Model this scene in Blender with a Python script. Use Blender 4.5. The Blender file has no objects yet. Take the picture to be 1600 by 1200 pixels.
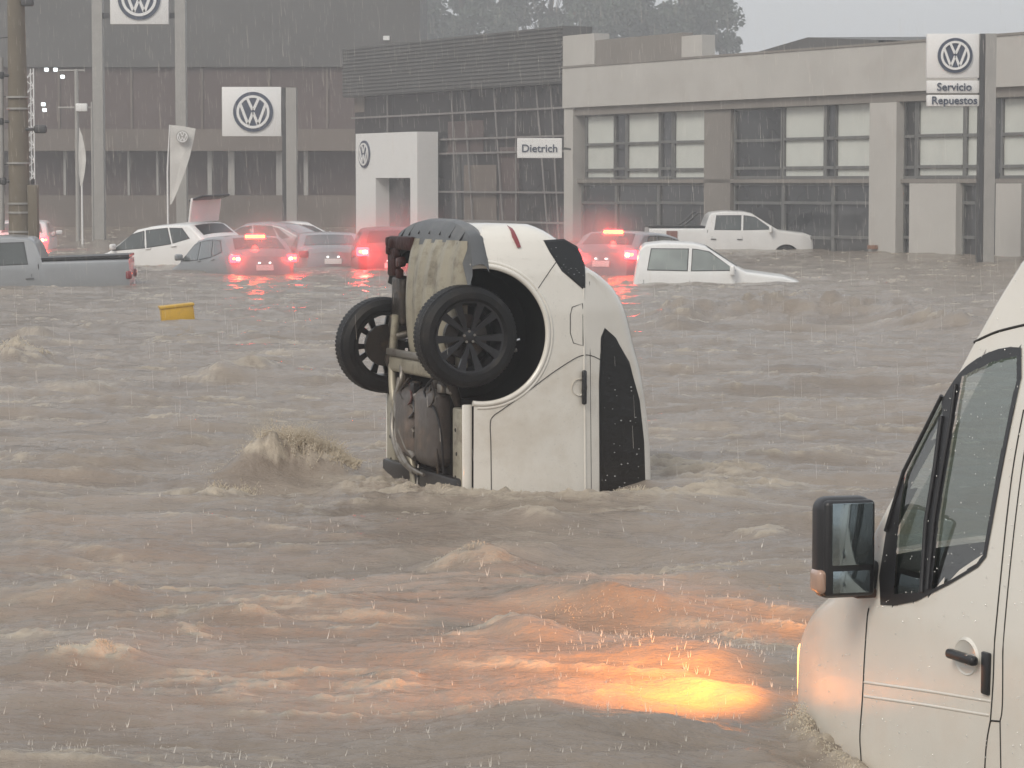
import bpy, bmesh, math, random
import numpy as np
from mathutils import Vector, Matrix
from math import radians as R, sin, cos, pi, tan
random.seed(7); rng = np.random.default_rng(7)
S = bpy.context.scene
COL = S.collection

# ------------------------------------------------------------------ camera
F = 4400.0; CH = 2.08; PITCH = math.atan(315/F)
cd = bpy.data.cameras.new('camera'); cam = bpy.data.objects.new('camera', cd); COL.objects.link(cam)
cd.sensor_width = 36; cd.lens = 36*F/1600; cd.clip_start = .1; cd.clip_end = 3000
cam.location = (0, 0, CH); cam.rotation_euler = (pi/2-PITCH, 0, 0); S.camera = cam
# ------------------------------------------------------------------ world
SUN_EL, SUN_AZ = 42, 215
w = bpy.data.worlds.new('World'); S.world = w; w.use_nodes = True
nt = w.node_tree; bg = nt.nodes['Background']
sk = nt.nodes.new('ShaderNodeTexSky'); sk.sky_type = 'NISHITA'; sk.sun_disc = False
sk.sun_elevation = R(SUN_EL); sk.sun_rotation = R(SUN_AZ); sk.dust_density = 5; sk.air_density = 1.2
mx = nt.nodes.new('ShaderNodeMix'); mx.data_type = 'RGBA'; mx.inputs[0].default_value = .86
mx.inputs[7].default_value = (5.5, 5.65, 5.85, 1)
nt.links.new(sk.outputs[0], mx.inputs[6]); nt.links.new(mx.outputs[2], bg.inputs[0]); bg.inputs[1].default_value = .1
# ------------------------------------------------------------------ sun
sl = bpy.data.lights.new('sun', 'SUN'); so = bpy.data.objects.new('sun', sl); COL.objects.link(so)
sl.energy = 1.1; sl.angle = R(25); sl.color = (1, .93, .82)
az = R(SUN_AZ)      # compass-like: direction towards the sun
sd = Vector((sin(az)*cos(R(SUN_EL)), cos(az)*cos(R(SUN_EL)), sin(R(SUN_EL))))
so.rotation_euler = (-sd).to_track_quat('-Z', 'Y').to_euler(); so.location = (0, -5, 30)
S.view_settings.view_transform = 'Standard'; S.view_settings.look = 'None'
S.view_settings.exposure = 0.56; S.view_settings.gamma = 1
S.render.engine = 'CYCLES'

# ------------------------------------------------------------------ helpers
FW = Vector((0, cos(PITCH), -sin(PITCH))); UP = Vector((0, sin(PITCH), cos(PITCH)))
def ray(px, py): return FW + Vector((1, 0, 0))*((px-800)/F) + UP*((600-py)/F)
def at(px, py, Y):
    d = ray(px, py); return Vector((0, 0, CH)) + d*(Y/d.y)
def on_water(px, py):
    d = ray(px, py); return Vector((0, 0, CH)) + d*(-CH/d.z)

def mat(name, col, rough=.5, metal=0, coat=0, var=.12, vscale=3, bump=0, bscale=20, emis=None, estr=0, spec=.5, dirt=None, dscale=2):
    m = bpy.data.materials.new(name); m.use_nodes = True; t = m.node_tree; b = t.nodes['Principled BSDF']
    b.inputs['Roughness'].default_value = rough; b.inputs['Metallic'].default_value = metal
    b.inputs['Coat Weight'].default_value = coat; b.inputs['Coat Roughness'].default_value = .05
    b.inputs['Specular IOR Level'].default_value = spec
    tc = t.nodes.new('ShaderNodeTexCoord')
    n = t.nodes.new('ShaderNodeTexNoise'); n.inputs['Scale'].default_value = vscale; n.inputs['Detail'].default_value = 6
    t.links.new(tc.outputs['Object'], n.inputs[0])
    r = t.nodes.new('ShaderNodeValToRGB'); r.color_ramp.elements[0].position = .3; r.color_ramp.elements[1].position = .7
    r.color_ramp.elements[0].color = (*[c*(1-var) for c in col], 1); r.color_ramp.elements[1].color = (*[min(1, c*(1+var*.6)) for c in col], 1)
    t.links.new(n.outputs[0], r.inputs[0]); out = r.outputs[0]
    if dirt:
        n2 = t.nodes.new('ShaderNodeTexNoise'); n2.inputs['Scale'].default_value = dscale; n2.inputs['Detail'].default_value = 8; n2.inputs['Roughness'].default_value = .7
        t.links.new(tc.outputs['Object'], n2.inputs[0])
        r2 = t.nodes.new('ShaderNodeValToRGB'); r2.color_ramp.elements[0].position = .5; r2.color_ramp.elements[1].position = .72
        t.links.new(n2.outputs[0], r2.inputs[0])
        mm = t.nodes.new('ShaderNodeMix'); mm.data_type = 'RGBA'; mm.inputs[7].default_value = (*dirt, 1)
        t.links.new(r2.outputs[0], mm.inputs[0]); t.links.new(out, mm.inputs[6]); out = mm.outputs[2]
    t.links.new(out, b.inputs['Base Color'])
    if bump:
        n3 = t.nodes.new('ShaderNodeTexNoise'); n3.inputs['Scale'].default_value = bscale; n3.inputs['Detail'].default_value = 5
        t.links.new(tc.outputs['Object'], n3.inputs[0])
        bp = t.nodes.new('ShaderNodeBump'); bp.inputs['Strength'].default_value = bump; bp.inputs['Distance'].default_value = .02
        t.links.new(n3.outputs[0], bp.inputs['Height']); t.links.new(bp.outputs[0], b.inputs['Normal'])
    if emis:
        b.inputs['Emission Color'].default_value = (*emis, 1); b.inputs['Emission Strength'].default_value = estr
    return m
M = {}
M['white'] = mat('white car paint', (.76, .73, .665), .22, coat=.8, var=.04, dirt=(.63, .58, .50), dscale=1.8)
M['vanwhite'] = mat('van paint', (.72, .69, .625), .25, coat=.7, var=.03, dirt=(.68, .62, .54), dscale=1.1)
M['bgwhite'] = mat('distant white paint', (.78, .78, .77), .3, coat=.5, var=.04)
M['silver'] = mat('silver paint', (.31, .32, .33), .3, metal=.4, coat=.6, var=.05)
M['darkred'] = mat('dark red paint with lamp glow', (.13, .05, .055), .3, coat=.6, var=.05)  # red light of the tail lamps is mixed into this body colour
M['blacktrim'] = mat('black plastic', (.018, .018, .02), .35, bump=.1, bscale=300)
M['greyplastic'] = mat('grey plastic', (.10, .105, .11), .42, bump=.15, bscale=250, dirt=(.17, .165, .155), dscale=3)
M['rubber'] = mat('rubber', (.009, .009, .010), .5, spec=.25, bump=.2, bscale=60, dirt=(.03, .026, .022), dscale=6)
M['rim'] = mat('dark alloy', (.022, .022, .025), .32, metal=.5, coat=.25)
M['steel'] = mat('bare steel', (.30, .28, .25), .45, metal=.7, dirt=(.10, .07, .05), dscale=6)
M['pan'] = mat('floor pan sheet metal', (.35, .32, .25), .42, metal=.25, dirt=(.10, .08, .055), dscale=5, bump=.15, bscale=8)
M['grime'] = mat('oily metal', (.05, .042, .036), .4, metal=.5, bump=.5, bscale=15, dirt=(.13, .09, .06), dscale=9)
M['tank'] = mat('fuel tank plastic', (.085, .075, .07), .38, bump=.4, bscale=9, dirt=(.19, .14, .11), dscale=3.5)
M['glassdark'] = mat('tinted glass', (.006, .0065, .007), .07, var=.3, spec=.5, bump=.5, bscale=5)
M['glassgrey'] = mat('misty glass', (.055, .065, .062), .08, coat=1, var=.35, vscale=1.5)
M['glasslight'] = mat('wet pale glass', (.24, .27, .255), .12, coat=1, var=.4, vscale=1.2)
M['seam'] = mat('panel gap', (.02, .018, .016), .8)
M['chrome'] = mat('chrome', (.6, .6, .6), .1, metal=1)
M['tail'] = mat('lit tail lamp', (.5, .02, .02), .3, emis=(1, .02, .03), estr=14)
M['tailo'] = mat('lit indicator lamp', (.6, .2, .02), .3, emis=(1, .16, .02), estr=22)
M['tailw'] = mat('bright lamp core', (.9, .6, .5), .3, emis=(1, .42, .12), estr=22)
M['plate_lamp'] = mat('plate lamp', (.9, .9, .9), .3, emis=(1, .95, .9), estr=3)
M['tailoff'] = mat('unlit tail lamp', (.22, .015, .02), .12, coat=1)
M['amber'] = mat('clear amber lens', (.42, .27, .20), .15, coat=1)
M['mirrorg'] = mat('mirror glass', (.30, .36, .38), .06, metal=.9, var=.3, vscale=6)
M['conc'] = mat('rendered concrete', (.475, .46, .43), .85, var=.08, vscale=.4, bump=.2, bscale=6, dirt=(.42, .40, .37), dscale=.7)
M['concd'] = mat('grey concrete', (.23, .21, .19), .85, var=.12, vscale=.5)
M['blind'] = mat('roller blind', (.56, .58, .54), .6, var=.06, vscale=2)
M['bglass'] = mat('building glass', (.05, .050, .052), .15, var=.5, vscale=.5, coat=.3)
M['bframe'] = mat('window frame', (.14, .14, .135), .5)
M['mull'] = mat('pale mullion', (.22, .205, .20), .5)
M['clad'] = mat('dark ribbed cladding', (.105, .102, .099), .6, var=.15, vscale=.3)
M['clad2'] = mat('brown cladding', (.110, .080, .074), .7, var=.2, vscale=.25)
M['band'] = mat('tan canopy fascia', (.17, .14, .12), .7, var=.15, vscale=.3)
M['signw'] = mat('white sign face', (.80, .80, .79), .4, var=.02)
M['blue'] = mat('emblem blue grey', (.045, .06, .10), .4)
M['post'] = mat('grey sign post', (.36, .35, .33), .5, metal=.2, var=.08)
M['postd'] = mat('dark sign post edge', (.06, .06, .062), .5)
M['flag'] = mat('flag cloth', (.62, .61, .58), .8)
M['polec'] = mat('weathered pole', (.17, .145, .11), .9, var=.15, vscale=1, bump=.3, bscale=8)
M['yellow'] = mat('yellow plastic', (.60, .36, .03), .45, dirt=(.42, .25, .04), dscale=6)
M['floodl'] = mat('floodlight lens', (.8, .85, .85), .3, emis=(.85, 1, 1), estr=1.2)
M['orange'] = mat('lit headlamp', (.9, .5, .2), .3, emis=(1, .42, .12), estr=2.2)
M['leaf'] = mat('foliage', (.055, .075, .05), .8, var=.4, vscale=.6)
M['bark'] = mat('bark', (.07, .055, .045), .9)
M['rust'] = mat('rusty metal and red reflections', (.075, .02, .016), .35, dirt=(.02, .012, .01), dscale=12, bump=.4, bscale=20)  # also stands for red reflections painted on the inner bumper
M['well'] = mat('wheel well liner', (.006, .006, .006), .8, spec=.1)
M['seat'] = mat('seat fabric', (.045, .045, .045), .8)

class MB:
    def __init__(s): s.v = []; s.f = []; s.m = []; s.mats = []
    def mi(s, m):
        if m not in s.mats: s.mats.append(m)
        return s.mats.index(m)
    def add(s, vs, fs, m):
        o = len(s.v); i = s.mi(m); s.v += [tuple(v) for v in vs]
        for f in fs: s.f.append(tuple(o+k for k in f)); s.m.append(i)
    def box(s, c, d, m, rot=None):
        c = Vector(c); vs = []
        for x in (-.5, .5):
            for y in (-.5, .5):
                for z in (-.5, .5):
                    p = Vector((x*d[0], y*d[1], z*d[2]))
                    if rot is not None: p = rot @ p
                    vs.append(c+p)
        s.add(vs, [(0, 1, 3, 2), (4, 6, 7, 5), (0, 4, 5, 1), (2, 3, 7, 6), (0, 2, 6, 4), (1, 5, 7, 3)], m)
    def rbox(s, c, d, m, r=.02, seg=3, rot=None):
        bm = bmesh.new(); bmesh.ops.create_cube(bm, size=1)
        bmesh.ops.scale(bm, vec=d, verts=bm.verts)
        bmesh.ops.bevel(bm, geom=bm.edges[:]+bm.verts[:], offset=r, segments=seg, profile=.5, affect='EDGES')
        c = Vector(c)
        bm.verts.index_update()
        vs = [c + (rot @ v.co if rot is not None else v.co) for v in bm.verts]
        s.add(vs, [[v.index for v in f.verts] for f in bm.faces], m); bm.free()
    def tube(s, pts, r, m, n=8, cap=True):
        pts = [Vector(p) for p in pts]; rs = r if isinstance(r, (list, tuple)) else [r]*len(pts)
        vs = []; fs = []; prev = None
        for i, p in enumerate(pts):
            t = (pts[min(i+1, len(pts)-1)] - pts[max(i-1, 0)]).normalized()
            a = Vector((0, 0, 1)) if abs(t.z) < .9 else Vector((1, 0, 0))
            if prev is None: x = t.cross(a).normalized()
            else: x = (prev - t*prev.dot(t)).normalized()
            prev = x; y = t.cross(x)
            for k in range(n): vs.append(p + (x*cos(2*pi*k/n) + y*sin(2*pi*k/n))*rs[i])
        for i in range(len(pts)-1):
            for k in range(n): fs.append((i*n+k, i*n+(k+1) % n, (i+1)*n+(k+1) % n, (i+1)*n+k))
        if cap: fs.append(tuple(range(n))[::-1]); fs.append(tuple((len(pts)-1)*n+k for k in range(n)))
        s.add(vs, fs, m)
    def lathe(s, prof, m, axis='y', c=(0, 0, 0), n=40):
        c = Vector(c); vs = []; fs = []; L = len(prof)
        for k in range(n):
            a = 2*pi*k/n
            for (h, r) in prof:
                p = (h, r*cos(a), r*sin(a)) if axis == 'x' else ((r*cos(a), h, r*sin(a)) if axis == 'y' else (r*cos(a), r*sin(a), h))
                vs.append(c+Vector(p))
        for k in range(n):
            for i in range(L-1):
                fs.append((k*L+i, k*L+i+1, ((k+1) % n)*L+i+1, ((k+1) % n)*L+i))
        s.add(vs, fs, m)
    def prism(s, poly, a, b, m, plane='xz'):
        """outline in x,z extruded along y from a to b"""
        n = len(poly)
        vs = [(p[0], a, p[1]) for p in poly]+[(p[0], b, p[1]) for p in poly]
        fs = [tuple(range(n)), tuple(range(2*n-1, n-1, -1))]+[(i, i+n, (i+1) % n+n, (i+1) % n) for i in range(n)]
        s.add(vs, fs, m)
    def build(s, name, parent=None, smooth=None, fix=True):
        me = bpy.data.meshes.new(name); me.from_pydata(s.v, [], s.f)
        for m in s.mats: me.materials.append(m)
        me.polygons.foreach_set('material_index', s.m)
        if fix:
            bm = bmesh.new(); bm.from_mesh(me); bmesh.ops.recalc_face_normals(bm, faces=bm.faces); bm.to_mesh(me); bm.free()
        if smooth:
            me.polygons.foreach_set('use_smooth', [True]*len(me.polygons)); me.set_sharp_from_angle(angle=R(smooth))
        o = bpy.data.objects.new(name, me); COL.objects.link(o)
        if parent: o.parent = parent
        return o
def tag(o, label, cat, group=None, kind=None):
    if label: o['label'] = label
    if cat: o['category'] = cat
    if group: o['group'] = group
    if kind: o['kind'] = kind
    return o
def root(name, mw, label, cat, group=None):
    o = bpy.data.objects.new(name, None); COL.objects.link(o); o.empty_display_size = .3
    o.matrix_world = mw if isinstance(mw, Matrix) else Matrix.Translation(mw)
    return tag(o, label, cat, group)
def frame(o, x, y, z):
    m = Matrix.Identity(4)
    for i, a in enumerate((x, y, z)): m.col[i][:3] = Vector(a).normalized()
    m.col[3][:3] = Vector(o); return m
def interp(pts): 
    xs = [p[0] for p in pts]; ys = [p[1] for p in pts]
    if xs[0] > xs[-1]: xs = xs[::-1]; ys = ys[::-1]
    return lambda x: float(np.interp(x, xs, ys))
def catm(pts, n=8):
    pts = [Vector(p) for p in pts]; out = []
    for i in range(len(pts)-1):
        a = pts[max(i-1, 0)]; b = pts[i]; c = pts[i+1]; d = pts[min(i+2, len(pts)-1)]
        for k in range(n):
            t = k/n; out.append(.5*((2*b)+(c-a)*t+(2*a-5*b+4*c-d)*t*t+(3*b-a-3*c+d)*t**3))
    out.append(pts[-1]); return out
def point_in(poly, x, y):
    r = False; n = len(poly); j = n-1
    for i in range(n):
        xi, yi = poly[i]; xj, yj = poly[j]
        if (yi > y) != (yj > y) and x < (xj-xi)*(y-yi)/(yj-yi)+xi: r = not r
        j = i
    return r

# ------------------------------------------------------------------ lofted vehicle shell (local: x forward, y left, z up)
class Shell:
    def __init__(s, H, W, belt, z0=.25, tumble=14, r=.10, crown=.03, sill=.06, zend=None):
        s.H = interp(H); s.W = interp(W); s.belt = belt if callable(belt) else (lambda x: belt)
        s.z0 = z0; s.tt = tan(R(tumble)); s.r = r; s.crown = crown; s.sill = sill
        s.x0 = min(p[0] for p in H); s.x1 = max(p[0] for p in H); s.zend = zend
        s.keys = sorted(set([p[0] for p in H]+[p[0] for p in W]))
    def bot(s, x): return s.zend(x) if s.zend else s.z0
    def side(s, x, z):
        W = s.W(x); zb = s.belt(x); z0 = s.bot(x)
        if z <= zb:
            t = max(0, min(1, (z-z0)/(zb-z0))); return W - s.sill*(1-t)**3 - .025*t**2
        return max(.05, W-.025-(z-zb)*s.tt - .05*(z-zb)**2)
    def section(s, x, nz=22, na=6, nt=7):
        H = s.H(x); z0 = s.bot(x); r = min(s.r, (H-z0)*.35, s.W(x)*.4); out = []
        for i in range(nz): 
            z = z0+(H-r-z0)*i/(nz-1); out.append((s.side(x, z), z))
        we = out[-1][0]; rw = min(r*1.25, we*.6)
        for i in range(1, na+1):
            a = pi/2*i/na; out.append((we-rw*(1-cos(a)), H-r+r*sin(a)))
        wt = we-rw
        for i in range(1, nt+1):
            t = 1-i/nt; out.append((wt*t, H+s.crown*(1-t*t)))
        return out
    def top(s, x, y):
        sec = s.section(x); y = abs(y)
        ws = [p[0] for p in sec[21:]][::-1]; zs = [p[1] for p in sec[21:]][::-1]
        return float(np.interp(y, ws, zs))
    def mesh(s, mb, m, step=.06, skip=None, nz=22, capm=None):
        xs = list(np.arange(s.x0, s.x1, step))+[s.x1]
        for k in s.keys:
            j = int(np.argmin([abs(a-k) for a in xs])); xs[j] = k
        xs = sorted(set(round(a, 5) for a in xs)); rings = []
        for x in xs:
            sec = s.section(x, nz=nz); 
            L = [(x, y, z) for (y, z) in sec]; Rr = [(x, -y, z) for (y, z) in sec[:-1]][::-1]
            rings.append(L+Rr)
        n = len(rings[0]); vs = [v for r_ in rings for v in r_]; fs = []
        for i in range(len(rings)-1):
            for k in range(n):
                k2 = (k+1) % n; f = (i*n+k, i*n+k2, (i+1)*n+k2, (i+1)*n+k)
                if skip and k != n-1:
                    c = sum((Vector(vs[a]) for a in f), Vector())/4
                    if skip(c): continue
                fs.append(f)
        fs.append(tuple(range(n))); fs.append(tuple((len(rings)-1)*n+k for k in range(n))[::-1])
        mb.add(vs, fs, m)
    def panel(s, mb, poly, sgn, off, m, step=.05, skip=None, thick=.012):
        """sheet lying on the side of the shell, outline in x,z"""
        xs0 = min(p[0] for p in poly); xs1 = max(p[0] for p in poly)
        nx = max(2, int((xs1-xs0)/step)); xs = sorted(set(list(np.linspace(xs0+1e-4, xs1-1e-4, nx+1))+[min(max(p[0], xs0+1e-4), xs1-1e-4) for p in poly]))
        rows = []; n = len(poly); zr = max(p[1] for p in poly)-min(p[1] for p in poly); nz = max(3, int(zr/step))
        for x in xs:
            zs = []
            for i in range(n):
                a = poly[i]; b = poly[(i+1) % n]
                if (a[0]-x)*(b[0]-x) <= 0 and a[0] != b[0]: zs.append(a[1]+(b[1]-a[1])*(x-a[0])/(b[0]-a[0]))
            if not zs: zs = [poly[0][1]]
            lo, hi = min(zs), max(zs); rows.append([(x, lo+(hi-lo)*j/nz) for j in range(nz+1)])
        def P(q, o): return (q[0], sgn*(s.side(q[0], q[1])+o), q[1])
        vs = [P(q, off) for r_ in rows for q in r_]; w_ = nz+1; fs = []; N = len(vs)
        for i in range(len(rows)-1):
            for j in range(nz):
                if skip:
                    cx = (rows[i][j][0]+rows[i+1][j][0])/2; cz = (rows[i][j][1]+rows[i+1][j+1][1])/2
                    if skip(cx, cz): continue
                fs.append((i*w_+j, (i+1)*w_+j, (i+1)*w_+j+1, i*w_+j+1))
        if thick and not skip:
            vs += [P(q, off-thick) for r_ in rows for q in r_]
            rim = [i*w_ for i in range(len(rows))]+[(len(rows)-1)*w_+j for j in range(1, w_)]+[i*w_+nz for i in range(len(rows)-2, -1, -1)]+[j for j in range(nz-1, 0, -1)]
            for a, b in zip(rim, rim[1:]+rim[:1]): fs.append((a, b, b+N, a+N))
        mb.add(vs, fs, m)
    def toppanel(s, mb, xa, xb, k, off, m, n=8, kb=None):
        vs = []; kb = k if kb is None else kb
        for i in range(n+1):
            x = xa+(xb-xa)*i/n; kk = k+(kb-k)*i/n; sec = s.section(x); we = sec[27][0]
            for j in range(n+1):
                y = we*kk*(2*j/n-1); vs.append((x, y, s.top(x, y)+off))
        fs = [(i*(n+1)+j, (i+1)*(n+1)+j, (i+1)*(n+1)+j+1, i*(n+1)+j+1) for i in range(n) for j in range(n)]
        mb.add(vs, fs, m)
    def trace(s, mw, px, py, sgn):
        """the point of the shell's side seen at a pixel, as local x,z"""
        inv = mw.inverted(); o = inv @ Vector((0, 0, CH)); d = (inv.to_3x3() @ ray(px, py)); y = sgn*s.W(0)
        for _ in range(14):
            t = (y-o.y)/d.y; p = o+d*t; y = sgn*s.side(min(max(p.x, s.x0), s.x1), p.z)
        return (p.x, p.z)
    def line(s, mb, pts, sgn, r, m, off=0, n=5):
        mb.tube([(x, sgn*(s.side(x, z)+off), z) for x, z in pts], r, m, n=n)

def light(name, loc, color, power, radius=.05, spot=None, target=None, parent=None):
    l = bpy.data.lights.new(name, 'SPOT' if spot else 'POINT'); l.energy = power; l.color = color; l.shadow_soft_size = radius
    o = bpy.data.objects.new(name, l); COL.objects.link(o); o.location = loc
    if spot:
        l.spot_size = R(spot); l.spot_blend = .6
        o.rotation_euler = (Vector(target)-Vector(loc)).to_track_quat('-Z', 'Y').to_euler()
    return o

# ------------------------------------------------------------------ water
def gnoise(x, y, seed):
    r = np.random.default_rng(seed); perm = r.permutation(1024); ang = r.random(1024)*2*pi
    gx, gy = np.cos(ang), np.sin(ang)
    xi = np.floor(x).astype(np.int64); yi = np.floor(y).astype(np.int64); fx = x-xi; fy = y-yi
    def g(a, b):
        h = perm[(perm[(xi+a) & 1023]+yi+b) & 1023]; return gx[h]*(fx-a)+gy[h]*(fy-b)
    u = fx**3*(fx*(fx*6-15)+10); v = fy**3*(fy*(fy*6-15)+10)
    return (g(0, 0)*(1-u)+g(1, 0)*u)*(1-v)+(g(0, 1)*(1-u)+g(1, 1)*u)*v
def fbm(x, y, seed, o=4, g=.5):
    t = 0; a = 1
    for i in range(o): t = t+a*gnoise(x*2**i+17.3*i, y*2**i-9.1*i, seed+i); a *= g
    return t
# swells the photo shows: (px, py, half-length along x in px, half-width m, height m, foam, tilt)
FEAT = [(455, 742, 105, .42, .27, 1.0, .10), (415, 745, 55, .22, .10, 1.0, .10), (350, 765, 70, .2, .06, .9, .3), (380, 590, 75, .9, .16, .55, .1), (30, 575, 60, 1.0, .22, .9, -.1), (50, 530, 45, 1.0, .12, .5, 0),
        (120, 610, 130, 1.0, .07, .35, .1), (570, 765, 60, .4, .05, .2, 0), (1190, 500, 110, 2.2, .30, .12, 0), (1330, 503, 130, 2.2, .26, .10, .05), (1480, 515, 90, 2.0, .22, .1, 0),
        (1060, 505, 60, 2.0, .2, .1, 0), (150, 1050, 110, .13, .05, .9, .02), (840, 825, 60, .25, .06, .6, -.1), (1000, 800, 90, .25, .05, .5, .1), (1190, 835, 60, .3, .05, .6, 0),
        (740, 898, 130, .35, .13, .45, .1), (955, 955, 135, .22, .12, .12, .0), (820, 1000, 75, .18, .09, .12, .1), (1110, 1028, 160, .20, .10, .05, -.05), (1160, 1070, 120, .2, .07, 0, 0),
        (820, 1115, 70, .15, .05, .3, .15), (1230, 1165, 90, .30, .09, .12, -.1), (150, 720, 140, .5, .07, .2, 0), (250, 700, 90, .5, .06, .1, 0), (60, 830, 90, .5, .05, .1, 0), (620, 1060, 60, .1, .03, .4, 0),
        (90, 960, 120, .3, .04, .2, 0), (350, 975, 90, .2, .03, .3, 0), (700, 500, 100, 2, .1, .1, 0), (1300, 600, 200, 1.0, .06, .15, 0), (1150, 700, 180, .7, .06, .15, 0)]
FEATW = [(on_water(f[0], f[1]), f) for f in FEAT]
def water(x, y):
    wx = x+.5*gnoise(x*.4, y*.4, 91); wy = y+.35*gnoise(x*.5+7, y*.5, 92)
    d = np.maximum(y, 5)
    n1 = fbm(wx*.28, wy*.75, 1, 3); n2 = fbm(wx*.9, wy*2.4, 11, 4, .55)
    rid = 1-np.abs(fbm(wx*.45+3, wy*1.5, 21, 3))*2.2
    nr = np.clip((d-9)/9, 0, 1)*.35+.65; h = .13*n1+0.054*nr*n2+.026*nr*(np.clip(rid, 0, 1)**3)
    n3 = fbm(wx*3.2, wy*8, 31, 3, .6); h = h+.010*n3
    n4 = fbm(wx*13, wy*22, 35, 2, .6); h = h+.003*n4
    calm = np.clip((d-30)/60, 0, 1); h = h*(1-.45*calm)
    # foam
    fm = fbm(wx*.55+40, wy*1.3, 51, 3); fd = fbm(wx*3.5, wy*9, 61, 4, .7)
    foam = np.clip((rid-.66)*2.8, 0, 1)*np.clip(fm*2.4+.34, 0, 1)*np.clip(.42+fd*2.0, 0, 1)*.85
    for c, f in FEATW:
        lx = f[2]*c.y/F; dx = (x-c.x); dy = (y-c.y)-f[6]*dx*2+.25*f[3]*np.sin(dx/lx*2.3+c.x)
        e = np.exp(-(dx/lx)**2*1.3); q = dy/f[3]
        prof = np.exp(-np.where(q < 0, q*1.25, q*.8)**2*1.6)
        rough = 1+.55*fbm(x*2.6+c.x, y*3.5, 71, 3)
        h = h+f[4]*e*prof*rough
        foam = np.maximum(foam, f[5]*np.clip((e*prof*(1+.9*fd)-.50)*3.2, 0, 1)*np.clip(.75+1.1*fd, 0, 1))
        if f[5] > .85: h = h+f[4]*.16*np.clip((e*prof-.35)*3, 0, 1)*fbm(x*11, y*13, 171, 3, .65)
    # churned water round the upended car
    cx, cy = CARC; r = np.sqrt(((x-cx)/1.25)**2+((y-cy)/1.1)**2)
    e = np.exp(-((r-1.0)/.30)**2); h = h+.04*e*(1+.8*fd); foam = np.maximum(foam, np.clip(e*(.55+1.3*fd), 0, 1)*.8)
    # drawn-down water along the van's flank
    vx, vy = 1.75, 9.9; h = h-.30*np.exp(-(((x-vx)/1.1)**2+((y-vy)/1.6)**2))
    dv = np.full_like(h, 9.)
    for (ax, ay), (bx, by) in zip(HULL[:-1], HULL[1:]):
        t_ = np.clip(((x-ax)*(bx-ax)+(y-ay)*(by-ay))/((bx-ax)**2+(by-ay)**2), 0, 1); dv = np.minimum(dv, np.hypot(x-ax-t_*(bx-ax), y-ay-t_*(by-ay)))
    e = np.exp(-(dv/.10)**2); h = h+.035*e*(1+1.6*fd); foam = np.maximum(foam, np.clip(e*(.45+1.5*fd), 0, 1)*.7)
    h = h+.05*foam*np.abs(fbm(x*7, y*9, 81, 3, .6))
    return h, np.clip(foam, 0, 1)
CARC = (0.35, 19.35)
HULL = [(1.75, 11.75), (1.28, 11.42), (1.17, 11.2), (1.19, 10.95), (1.33, 10.45), (1.62, 9.6)]
ys = [8.2]
while ys[-1] < 135: ys.append(ys[-1]+.020*(ys[-1]/9)**1.28)
ys = [-300, -150, -60, -20, -5, 1, 4, 6, 7.4]+ys+[150, 180, 230, 300]
us = np.linspace(-1, 1, 700); ex = [.5, 1.3, 3, 7, 16, 40, 100, 250]
ys = np.array(ys); hw = np.clip(.20*ys+2.2, 3.2, 40)
X = np.concatenate([-(hw[:, None]+np.array(ex[::-1])[None]), hw[:, None]*us[None], hw[:, None]+np.array(ex)[None]], 1)
Y = np.repeat(ys[:, None], X.shape[1], 1)
Hh, Fo = water(X.ravel(), Y.ravel()); Hh = Hh.reshape(X.shape); Fo = Fo.reshape(X.shape)
ok = np.ones_like(X); ok[:, :5] = 0; ok[:, -5:] = 0; ok[:4] = 0; ok[-3:] = 0; Hh *= ok; Fo *= ok
ny, nx = X.shape
me = bpy.data.meshes.new('water'); me.vertices.add(nx*ny)
me.vertices.foreach_set('co', np.stack([X, Y, Hh], -1).astype(np.float32).ravel())
i = np.arange(ny-1)[:, None]*nx+np.arange(nx-1)[None]; q = np.stack([i, i+1, i+1+nx, i+nx], -1).reshape(-1, 4)
me.loops.add(q.size); me.loops.foreach_set('vertex_index', q.ravel().astype(np.int32))
me.polygons.add(len(q)); me.polygons.foreach_set('loop_start', (np.arange(len(q))*4).astype(np.int32)); me.polygons.foreach_set('loop_total', np.full(len(q), 4, np.int32))
me.update(); me.polygons.foreach_set('use_smooth', np.ones(len(q), bool))
at_ = me.attributes.new('foam', 'FLOAT', 'POINT'); at_.data.foreach_set('value', Fo.astype(np.float32).ravel())
wm = bpy.data.materials.new('muddy flood water'); wm.use_nodes = True; t = wm.node_tree; b = t.nodes['Principled BSDF']
tc = t.nodes.new('ShaderNodeTexCoord'); mp = t.nodes.new('ShaderNodeMapping'); mp.inputs['Scale'].default_value = (1, 2.2, 1)
t.links.new(tc.outputs['Object'], mp.inputs[0])
def noise(sc, det=5, ro=.6):
    n = t.nodes.new('ShaderNodeTexNoise'); n.inputs['Scale'].default_value = sc; n.inputs['Detail'].default_value = det; n.inputs['Roughness'].default_value = ro
    t.links.new(mp.outputs[0], n.inputs[0]); return n
n1 = noise(.5); rp = t.nodes.new('ShaderNodeValToRGB'); rp.color_ramp.elements[0].position = .3; rp.color_ramp.elements[1].position = .72
rp.color_ramp.elements[0].color = (.200, .165, .132, 1); rp.color_ramp.elements[1].color = (.315, .265, .217, 1)
t.links.new(n1.outputs[0], rp.inputs[0])
fa = t.nodes.new('ShaderNodeAttribute'); fa.attribute_name = 'foam'
n2 = noise(14, 8, .75); mth = t.nodes.new('ShaderNodeMath'); mth.operation = 'MULTIPLY_ADD'; mth.inputs[1].default_value = 1.1; mth.inputs[2].default_value = -.35
t.links.new(n2.outputs[0], mth.inputs[0])
ad = t.nodes.new('ShaderNodeMath'); ad.operation = 'ADD'; t.links.new(mth.outputs[0], ad.inputs[0]); ad.inputs[1].default_value = .45
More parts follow.
